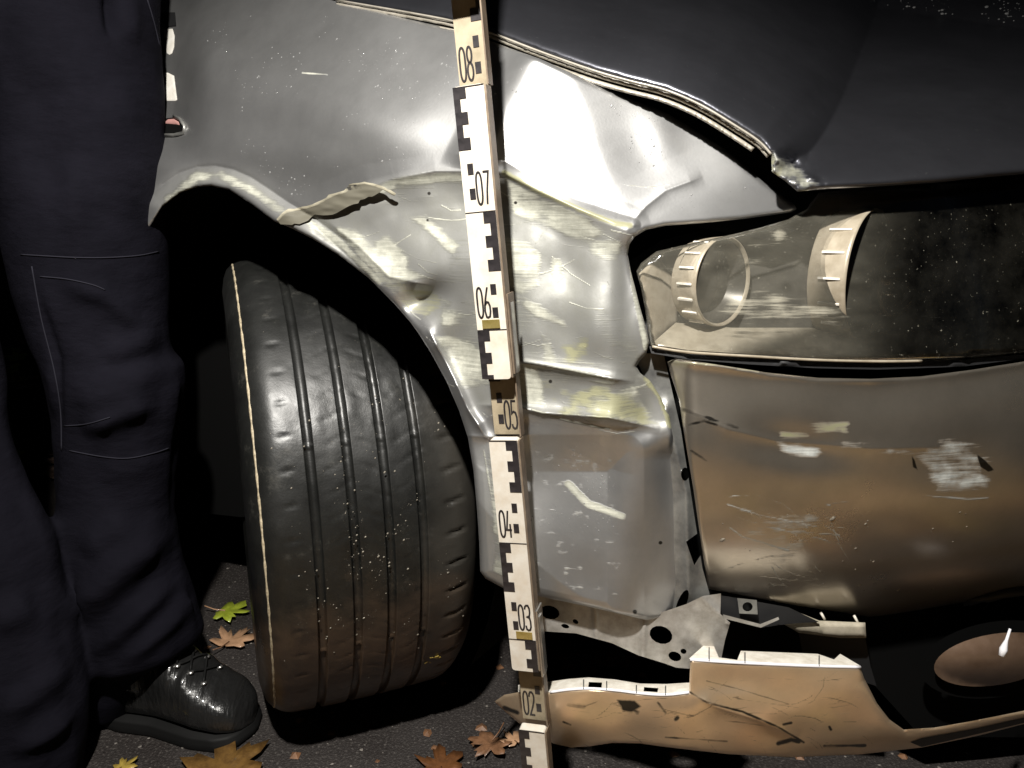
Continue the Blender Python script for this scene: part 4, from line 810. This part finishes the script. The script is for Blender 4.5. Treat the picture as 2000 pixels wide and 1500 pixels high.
# ------------------------------------------------------------------ person
person = empty('person', (-.62, .3, 0), 'person in dark navy work trousers and black leather boots standing by the wing', 'person')
def ring(c, rx, ry, n_, ph=0, fold=None):
    out_ = []
    for k in range(n_):
        a = 2 * math.pi * k / n_; q = 1 + (fold(a) if fold else 0)
        out_.append((c[0] + rx * q * math.cos(a), c[1] + ry * q * math.sin(a), c[2]))
    return out_
def leg(rows, y0, yr, seed):
    rows = np.array(rows, float); vs = np.linspace(rows[0, 0], rows[-1, 0], 150); rings = []
    for v in vs:
        uL = np.interp(v, rows[:, 0], rows[:, 1]); uR = np.interp(v, rows[:, 0], rows[:, 2]); y = np.interp(v, [rows[0, 0], rows[-1, 0]], y0)
        c = at_y((uL + uR) / 2, v, y); e = at_y(uR, v, y); rx = abs(e[0] - c[0])
        def fold(a, v=v):
            x = np.array([a * 1.2]); return float((fbm(x * 1.2 + seed, np.array([v / 130.0]) + x * .5, 3)[0] - .5) * .22 * (1.0 if v > 640 else .35))
        rings.append(ring(c, rx, rx * yr, 56, 0, fold))
    return loft(rings)
ROWA = [(-160, -110, 286), (0, -60, 294), (100, -30, 301), (200, -10, 306), (300, 8, 309), (400, 20, 310), (480, 30, 315), (560, 46, 320), (640, 68, 318), (690, 88, 326), (715, 98, 350), (750, 106, 354), (800, 115, 350), (880, 124, 338), (960, 124, 334), (1010, 120, 334), (1060, 120, 340), (1110, 128, 350), (1150, 135, 366), (1200, 140, 378), (1235, 146, 388), (1252, 150, 384), (1266, 155, 360), (1285, 158, 325), (1310, 160, 300), (1345, 160, 285), (1392, 175, 255)]
ROWB = [(-160, -420, -110), (200, -400, -100), (500, -330, -60), (700, -260, -20), (850, -220, 6), (950, -190, 36), (1050, -150, 86), (1150, -120, 113), (1250, -100, 136), (1350, -90, 155), (1450, -90, 158), (1540, -95, 150), (1640, -90, 150), (1700, -70, 130)]
pA = leg(ROWA, [.33, .275], 1.0, 3.0); pB = leg(ROWB, [.28, .13], .9, 11.0)
pelvis = loft([ring((-.80 + .02 * k, .30, .86 + .05 * k), .27 - .004 * k, .17, 56) for k in range(5)])
V, Fc = join([pA, pB, pelvis])
M['cloth'] = mat('navy_cloth', (.022, .021, .030), .85, 0, 0, Specular_IOR_Level=.03); n = N(M['cloth'])
wv = n.new('ShaderNodeTexWave'); wv.inputs['Scale'].default_value = 420; wv.inputs['Distortion'].default_value = 1; n.lk(n.coord((1, 1, 1), (0, R_(55), 0)), wv.inputs[0])
f = n.noise(n.coord(), 12, 6); n.lk(n.ramp(f, [(.3, (.0046, .0044, .0068)), (.7, (.0080, .0076, .0116))]), n.b.inputs['Base Color']); n.bump(n.math('ADD', n.math('MULTIPLY', wv.outputs[0], .35), n.noise(n.coord(), 60, 4)), .35, .0015); bp = [q for q in M['cloth'].node_tree.nodes if q.type == 'BUMP'][0]
wr = n.new('ShaderNodeBump'); wr.inputs['Strength'].default_value = .55; wr.inputs['Distance'].default_value = .012; n.lk(n.noise(n.coord((9, 9, 22), (.5, .9, .2)), 1.0, 5, .55), wr.inputs['Height']); n.lk(wr.outputs[0], bp.inputs['Normal'])
tr_ = mobj('trousers', V, Fc, M['cloth'], person)
def fold_disp(o, features):
    """carve creases: world polylines as ridges (+ outwards)"""
    me = o.data; n_ = len(me.vertices); co = np.empty(n_ * 3); me.vertices.foreach_get('co', co); co = co.reshape(-1, 3); no = np.empty(n_ * 3); me.vertices.foreach_get('normal', no); no = no.reshape(-1, 3)
    wp = co + np.array(WORLD[o.name]); u, v, w = proj(wp); d = np.zeros(n_); front = no @ cF < .15
    for pts, amp, wd in features: d_, t_k, _ = pline(u, v, pts); d += amp * np.exp(-(d_ / wd) ** 2) * np.clip(np.minimum(t_k, 1 - t_k) / .3, 0, 1)
    co = co + no * (d * front)[:, None]; me.vertices.foreach_set('co', co.ravel()); me.update()
rm = tr_.modifiers.new('fuse', 'REMESH'); rm.mode = 'VOXEL'; rm.voxel_size = .0045; rm.use_smooth_shade = True
dg = bpy.context.evaluated_depsgraph_get(); me2 = bpy.data.meshes.new_from_object(tr_.evaluated_get(dg)); tr_.modifiers.clear(); tr_.data = me2
if not me2.materials: me2.materials.append(M['cloth'])
for it in range(3):
    bm = bmesh.new(); bm.from_mesh(me2); bmesh.ops.smooth_vert(bm, verts=bm.verts, factor=.5, use_axis_x=True, use_axis_y=True, use_axis_z=True); bm.to_mesh(me2); bm.free()
fold_disp(tr_, [([(160, 842), (240, 806), (310, 780)], .018, 22), ([(150, 790), (250, 760), (320, 715)], .010, 26), ([(190, 930), (320, 890)], .008, 30), ([(110, 545), (200, 575), (300, 660)], .010, 20), ([(200, 700), (320, 650)], .008, 24),
    ([(140, 1215), (230, 1110), (335, 1015)], .026, 34), ([(170, 1290), (265, 1200), (350, 1120)], .016, 22), ([(230, 1300), (310, 1235), (380, 1165)], .016, 18), ([(160, 1080), (260, 1010)], .010, 26),
    ([(20, 1470), (90, 1430), (150, 1380)], .016, 18), ([(-20, 1400), (60, 1360), (140, 1290)], .012, 26), ([(-20, 1220), (70, 1180)], .010, 30), ([(212, -30), (222, 80)], -.016, 12), ([(250, -20), (262, 90)], .006, 18), ([(140, 300), (150, 480)], .008, 26), ([(230, 150), (250, 430)], .008, 50), ([(60, 540), (110, 700), (115, 900)], -.007, 9), ([(60, 100), (110, 400)], -.008, 60)])
bm = bmesh.new(); bm.from_mesh(tr_.data)
for it in range(2): bmesh.ops.smooth_vert(bm, verts=bm.verts, factor=.5, use_axis_x=True, use_axis_y=True, use_axis_z=True)
bm.to_mesh(tr_.data); bm.free()
def on_leg(pts, lift=.0012):
    me = tr_.data; from mathutils.bvhtree import BVHTree
    global _bvh
    if '_bvh' not in globals():
        _bvh = BVHTree.FromPolygons([v.co + WORLD[tr_.name] for v in me.vertices], [tuple(p.vertices) for p in me.polygons])
    out_ = []
    for u, v in pts:
        d = Vector(pos(u, v, np.array(1.0)) - CAM).normalized(); h = _bvh.ray_cast(Vector(CAM), d)
        if h[0] is not None: out_.append(h[0] - d * lift)
    return out_
M['seam'] = mat('seam_thread', (.020, .0195, .027), .9, Specular_IOR_Level=.1)
for pts in ([(40, 497), (90, 500), (150, 503), (210, 503), (270, 499), (310, 491)], [(78, 540), (130, 545), (180, 556), (205, 566)], [(62, 520), (80, 620), (105, 720), (118, 800), (120, 880)], [(125, 832), (170, 828), (215, 815)], [(135, 880), (200, 892), (250, 895), (300, 885), (330, 875)], [(288, 0), (300, 40), (312, 90)]):
    P = on_leg(smooth_poly(pts, 5, False))
    if len(P) > 3: tube('seam', P, .0008, M['seam'], person, n=5)
# jacket, head: above the frame
def torso():
    rings = []
    for z, rx, ry, cx in ((1.0, .26, .17, -.76), (1.1, .25, .16, -.75), (1.25, .26, .16, -.74), (1.4, .27, .15, -.73), (1.5, .22, .13, -.73), (1.54, .10, .09, -.73)): rings.append(ring((cx, .28, z), rx, ry, 32))
    return loft(rings)
V, Fc = torso(); parts = [(V, Fc)]
for s in (-1, 1):
    P = [np.array((-.73 + s * .25, .28, 1.44)), np.array((-.72 + s * .30, .20, 1.22)), np.array((-.62 + s * .20, -.02, 1.26))]; rr = [.075, .06, .045]; rings = []
    Pd = [P[0] + (P[1] - P[0]) * t for t in np.linspace(0, 1, 6)] + [P[1] + (P[2] - P[1]) * t for t in np.linspace(.2, 1, 6)]; rd = np.interp(np.arange(12), [0, 6, 11], rr)
    for p, r in zip(Pd, rd): rings.append(ring((p[0], p[1], p[2]), r, r, 16))
    parts.append(loft(rings))
V, Fc = join(parts); mobj('jacket', V, Fc, M['cloth'], person)
M['skin'] = mat('skin', (.45, .28, .2), .55)
rings = [ring((-.73, .27, z), r, r * 1.15, 24) for z, r in ((1.50, .058), (1.58, .056), (1.60, .07), (1.66, .078), (1.72, .08), (1.77, .066), (1.80, .03))]; V, Fc = loft(rings); mobj('head', V, Fc, M['skin'], person)
# boots
M['leather'] = mat('black_leather', (.012, .012, .012), .3, 0, .3); n = N(M['leather'])
f = n.noise(n.coord(), 22, 6, .7); n.lk(n.ramp(f, [(.3, .2), (.7, .42)]), n.b.inputs['Roughness']); n.bump(n.math('ADD', n.noise(n.coord((30, 8, 8)), 1, 4), n.math('MULTIPLY', n.noise(n.coord(), 160, 3), .08)), .6, .016)
M['sole'] = mat('boot_sole', (.008, .008, .008), .6, Specular_IOR_Level=.15)
def boot(heel, toe, name='boot'):
    heel = np.array(heel); toe = np.array(toe); d = toe - heel; L = np.hypot(*d[:2]); d = d / L; s_ = np.array([-d[1], d[0], 0]); root = empty(name, tuple((heel + toe) / 2), parent=person)
    rings = []
    for t in np.linspace(0, 1, 44):
        hw = np.interp(t, [0, .04, .15, .4, .7, .86, .95, .99, 1], [.012, .025, .033, .033, .045, .044, .034, .018, .004]); h = np.interp(t, [0, .05, .3, .42, .6, .78, .9, .97, 1], [.10, .125, .140, .130, .106, .078, .064, .048, .030]); rg = []
        crease = .006 * math.sin(t * 60) * np.exp(-((t - .62) / .09) ** 2)
        for k in range(28):
            a = 2 * math.pi * k / 28; x = math.copysign(abs(math.cos(a)) ** .75, math.cos(a)) * hw; z = .015 + (h - .015) * (.5 + .5 * math.copysign(abs(math.sin(a)) ** .7, math.sin(a))) + (crease if math.sin(a) > .2 else 0)
            rg.append(heel + d * L * t + s_ * x + np.array([0, 0, z]))
        rings.append(rg)
    shaft = loft([[heel + d * L * (.2 - .1 * q) + d * .062 * math.cos(a) + s_ * .042 * math.sin(a) + np.array([0, 0, .07 + .09 * q]) for a in np.linspace(0, 2 * math.pi, 28, endpoint=False)] for q in (0, .3, .6, 1)])
    V, Fc = join([loft(rings), shaft]); up = mobj('upper', V, Fc, M['leather'], root)
    rm = up.modifiers.new('fuse', 'REMESH'); rm.mode = 'VOXEL'; rm.voxel_size = .003; rm.use_smooth_shade = True
    dg = bpy.context.evaluated_depsgraph_get(); m_ = bpy.data.meshes.new_from_object(up.evaluated_get(dg)); up.modifiers.clear(); up.data = m_
    if not m_.materials: m_.materials.append(M['leather'])
    bm = bmesh.new(); bm.from_mesh(m_)
    for _ in range(4): bmesh.ops.smooth_vert(bm, verts=bm.verts, factor=.5, use_axis_x=True, use_axis_y=True, use_axis_z=True)
    bm.to_mesh(m_); bm.free()
    T = np.linspace(0, 1, 30); hw = np.interp(T, [0, .02, .06, .18, .4, .7, .86, .95, .99, 1], [.006, .020, .031, .037, .036, .049, .048, .037, .021, .006])
    pts = [heel + d * (L * 1.03 * t - .004) + s_ * w_ for t, w_ in zip(T, hw)] + [heel + d * (L * 1.03 * t - .004) - s_ * w_ for t, w_ in zip(T[::-1], hw[::-1])]
    cen = (heel + toe) / 2; V, Fc = loft([[p + (cen - p) * q * np.array([1, 1, 0]) + np.array([0, 0, z]) for p in pts] for z, q in ((.001, .03), (.004, 0), (.012, 0), (.014, .02), (.0165, .02), (.020, .06))]); mobj('sole', V, Fc, M['sole'], root)
    from mathutils.bvhtree import BVHTree
    bv = BVHTree.FromPolygons([v.co + WORLD[up.name] for v in m_.vertices], [tuple(p.vertices) for p in m_.polygons])
    def top(t, x):
        o = Vector(heel + d * L * t + s_ * x + np.array([0, 0, .3])); h = bv.ray_cast(o, Vector((0, 0, -1))); return (h[0] if h[0] else o) + Vector((0, 0, .002))
    eye = []
    for t in (.50, .585, .67, .75):
        for x in (-.019, .019): eye.append((t, x))
    for t, x in eye:
        p = top(t, x); V, Fc = loft([ring((p.x, p.y, p.z + q * .003 - .001), r, r, 10) for q, r in ((0, .0042), (.6, .004), (1, .0022))]); mobj('eyelet', V, Fc, M['steel'], root)
    for i in range(3):
        for a, b in (((eye[2 * i]), (eye[2 * i + 3])), ((eye[2 * i + 1]), (eye[2 * i + 2]))):
            tube('lace', [top(a[0] + (b[0] - a[0]) * q, a[1] + (b[1] - a[1]) * q) + Vector((0, 0, .002)) for q in np.linspace(0, 1, 7)], .0017, M['sole'], root, n=6)
    return root
hA = at_z(215, 1392, 0); tA = at_z(497, 1432, 0); tA[2] = hA[2] = 0
boot(hA, tA)
boot((-.80, .16, 0), (-.56, .05, 0))

# ------------------------------------------------------------------ fallen leaves
def leafmat(name, c0, c1):
    m = mat(name, c0, .5, 0, .25); n = N(m); f = n.noise(n.coord(), 70, 6, .7); n.lk(n.ramp(f, [(.28, c1), (.55, c0), (.75, tuple(min(1, x * 1.3) for x in c0))]), n.b.inputs['Base Color']); n.bump(f, .4, .002); return m
LM = [leafmat('leaf_ochre', (.15, .08, .02), (.06, .028, .008)), leafmat('leaf_tan', (.44, .26, .15), (.30, .17, .09)), leafmat('leaf_green', (.30, .36, .03), (.18, .22, .02)), leafmat('leaf_brown', (.2, .10, .05), (.08, .04, .02)), leafmat('leaf_orange', (.13, .052, .017), (.06, .024, .008)), leafmat('leaf_yellow', (.36, .26, .05), (.2, .13, .03)), leafmat('leaf_gold', (.62, .44, .24), (.38, .25, .12))]
def maple(rs):
    tips = [(0, 1.0), (38, .42), (62, .92), (95, .40), (118, .62), (150, .30), (180, .12)]; pts = []
    prof_ = [(0, 1.0), (9, .78), (14, .80), (24, .42), (36, .74), (44, .72), (55, .92), (66, .70), (76, .46), (92, .60), (106, .62), (118, .44), (140, .34), (165, .25), (180, .16)]
    jl = [rs.uniform(.88, 1.12) for _ in range(40)]
    k = 0
    for a, r in prof_: pts.append((R_(a), r * jl[k])); k += 1
    for a, r in prof_[-2:0:-1]: pts.append((R_(-a), r * jl[k % 40])); k += 1
    return [(math.sin(a) * r, math.cos(a) * r) for a, r in pts]
def leaf_mesh(rs, size, curl):
    o = maple(rs); V = [(0, 0, 0)]; n_ = len(o); Fc = []
    for q in (.5, 1.0):
        for x, y in o: V.append((x * q * size, y * q * size, 0))
    for k in range(n_):
        a, b = 1 + k, 1 + (k + 1) % n_; Fc += [(0, b, a), (a, b, b + n_, a + n_)]
    V = [(x, y, curl * size * ((x / size) ** 2 * .5 + (y / size) ** 2 * .25) + .04 * size * math.sin(5 * x / size + rs.random() * .3)) for x, y, z in V]
    return V, Fc
def leaf(u, v, size, rot, m, label, curl=.25, z=.006, flip=0, stem=True, group='fallen leaves on the asphalt', p=None, tiltv=None):
    rs = random.Random(int(u * 7 + v)); p = at_z(u, v, z) if p is None else np.array(p); V, Fc = leaf_mesh(rs, size, curl)
    zmin = min(q[2] for q in V); mt = Matrix.Rotation(R_(rot), 4, 'Z')
    if tiltv is not None: mt = tiltv @ mt
    V = [np.array(mt @ Vector((x, y, zz - zmin))) + p for x, y, zz in V]
    root = empty('maple_leaf', tuple(p), label, 'leaf', None, group); bl = mobj('blade', V, Fc, LM[m], root)
    so = bl.modifiers.new('thickness', 'SOLIDIFY'); so.thickness = .0006
    if stem:
        d = mt @ Vector((0, -1, 0)); b0 = np.array(V[0]); tube('stalk', [b0 + np.array([0, 0, .001]), b0 + np.array(d) * size * .4 + np.array([0, 0, .002]), b0 + np.array(d) * size * .75 + np.array([0, 0, .008])], size * .022, LM[3 if m != 2 else 1], root, n=5)
    return root
leaf(440, 1195, .050, -95, 2, 'yellow-green maple leaf on the asphalt beside the tyre')
leaf(448, 1256, .050, -20, 1, 'pale tan maple leaf just above the toe of the boot')
leaf(357, 1066, .030, 40, 4, 'left of two small orange leaves lying behind the trouser leg')
leaf(397, 1070, .026, 100, 4, 'right of two small orange leaves lying behind the trouser leg')
leaf(440, 1510, .072, 20, 0, 'large ochre leaf in front of the black boot toe', curl=.2)
leaf(238, 1500, .022, -30, 5, 'small yellow leaf at the lower edge between the legs')
leaf(862, 1500, .042, 10, 4, 'orange leaf under the wheel arch in front of the tyre')
leaf(962, 1448, .040, 150, 3, 'brown curled leaf left of the staff foot', curl=.5)
leaf(1005, 1448, .022, 40, 1, 'small pale leaf close to the foot of the staff')
leaf(1130, 1283, .06, 200, 3, 'brown leaf in the dark gap under the pierced bracket')
leaf(1215, 1285, .05, 80, 3, 'brown leaf in the dark gap behind the torn skirt')
leaf(90, 1065, .045, 60, 3, 'wet brown leaf between the two trouser legs', curl=.5)
tp_ = np.array([wpt(np.array(-.070), np.array(.322), np.array(R_(-33)))]).reshape(3); nv = (math.cos(R_(-33)) * head + math.sin(R_(-33)) * up2)
leaf(880, 1258, .014, 60, 5, 'small yellow leaf scrap stuck to the tyre tread', curl=.5, p=tp_ + nv * .002, stem=False, group='leaf scraps on the tyre', tiltv=Vector((0, 0, 1)).rotation_difference(Vector(nv)).to_matrix().to_4x4())
# wet leaf litter: far behind the legs and on the ground in front of the car
def litter(name, n, area, size, mats_, tl=.35, label_kind='stuff'):
    V = []; Fc = []; mi = []; rs = random.Random(n)
    for i in range(n):
        x, y = area(rs); s = size * rs.uniform(.6, 1.3); v, f = leaf_mesh(rs, s, rs.uniform(.05, .4)); R = Matrix.Rotation(rs.uniform(0, 6.28), 3, 'Z') @ Matrix.Rotation(rs.uniform(-tl, tl), 3, 'X'); b = len(V)
        q = [R @ Vector(p) for p in v]; zm = min(p.z for p in q); zz = rs.uniform(.002, .012); k = rs.randrange(len(mats_))
        V += [(p.x + x, p.y + y, p.z - zm + zz) for p in q]; Fc += [tuple(j + b for j in t) for t in f]; mi += [k] * len(f)
    o = mobj(name, V, Fc, mats_, None, kind=label_kind); o.data.polygons.foreach_set('material_index', mi); return o
WET = noisy(mat('wet_leaf', (.1, .07, .05), .12, 0, 1), (.05, .035, .025), (.22, .15, .12), 40)
litter('leaf_litter', 620, lambda r: (r.uniform(-2.8, -1.1), r.uniform(.9, 3.4)), .055, [WET, WET, WET, LM[3], LM[2]], .55)
litter('leaf_litter', 1500, lambda r: (r.uniform(-.7, 1.3), r.uniform(-2.0, -.06)), .05, [LM[1], LM[0], LM[4], LM[6], LM[5]])
def crumbs(n, area, lo, hi, m, name):
    V = []; Fc = []; rs = random.Random(n)
    for i in range(n):
        x, y = area(rs); r = rs.uniform(lo, hi); b = len(V); k = rs.randint(4, 6); a0 = rs.uniform(0, 6.28); h = r * rs.uniform(.25, .7)
        for q in range(k): a = a0 + 6.283 * q / k; rr = r * rs.uniform(.6, 1.2); V.append((x + rr * math.cos(a), y + rr * math.sin(a), .0006))
        V.append((x + r * rs.uniform(-.3, .3), y + r * rs.uniform(-.3, .3), h))
        for q in range(k): Fc.append((b + q, b + (q + 1) % k, b + k))
    return mobj(name, V, Fc, m, None, kind='stuff', smooth=False)
grx = lambda r: (r.uniform(-1.2, .7), r.uniform(-.15, 1.1))
crumbs(1500, grx, .0008, .0032, noisy(mat('road_grit', (.2, .18, .16), .6), (.06, .055, .05), (.30, .27, .24), 200), 'road_grit')
crumbs(260, grx, .003, .010, LM[3], 'leaf_crumbs')
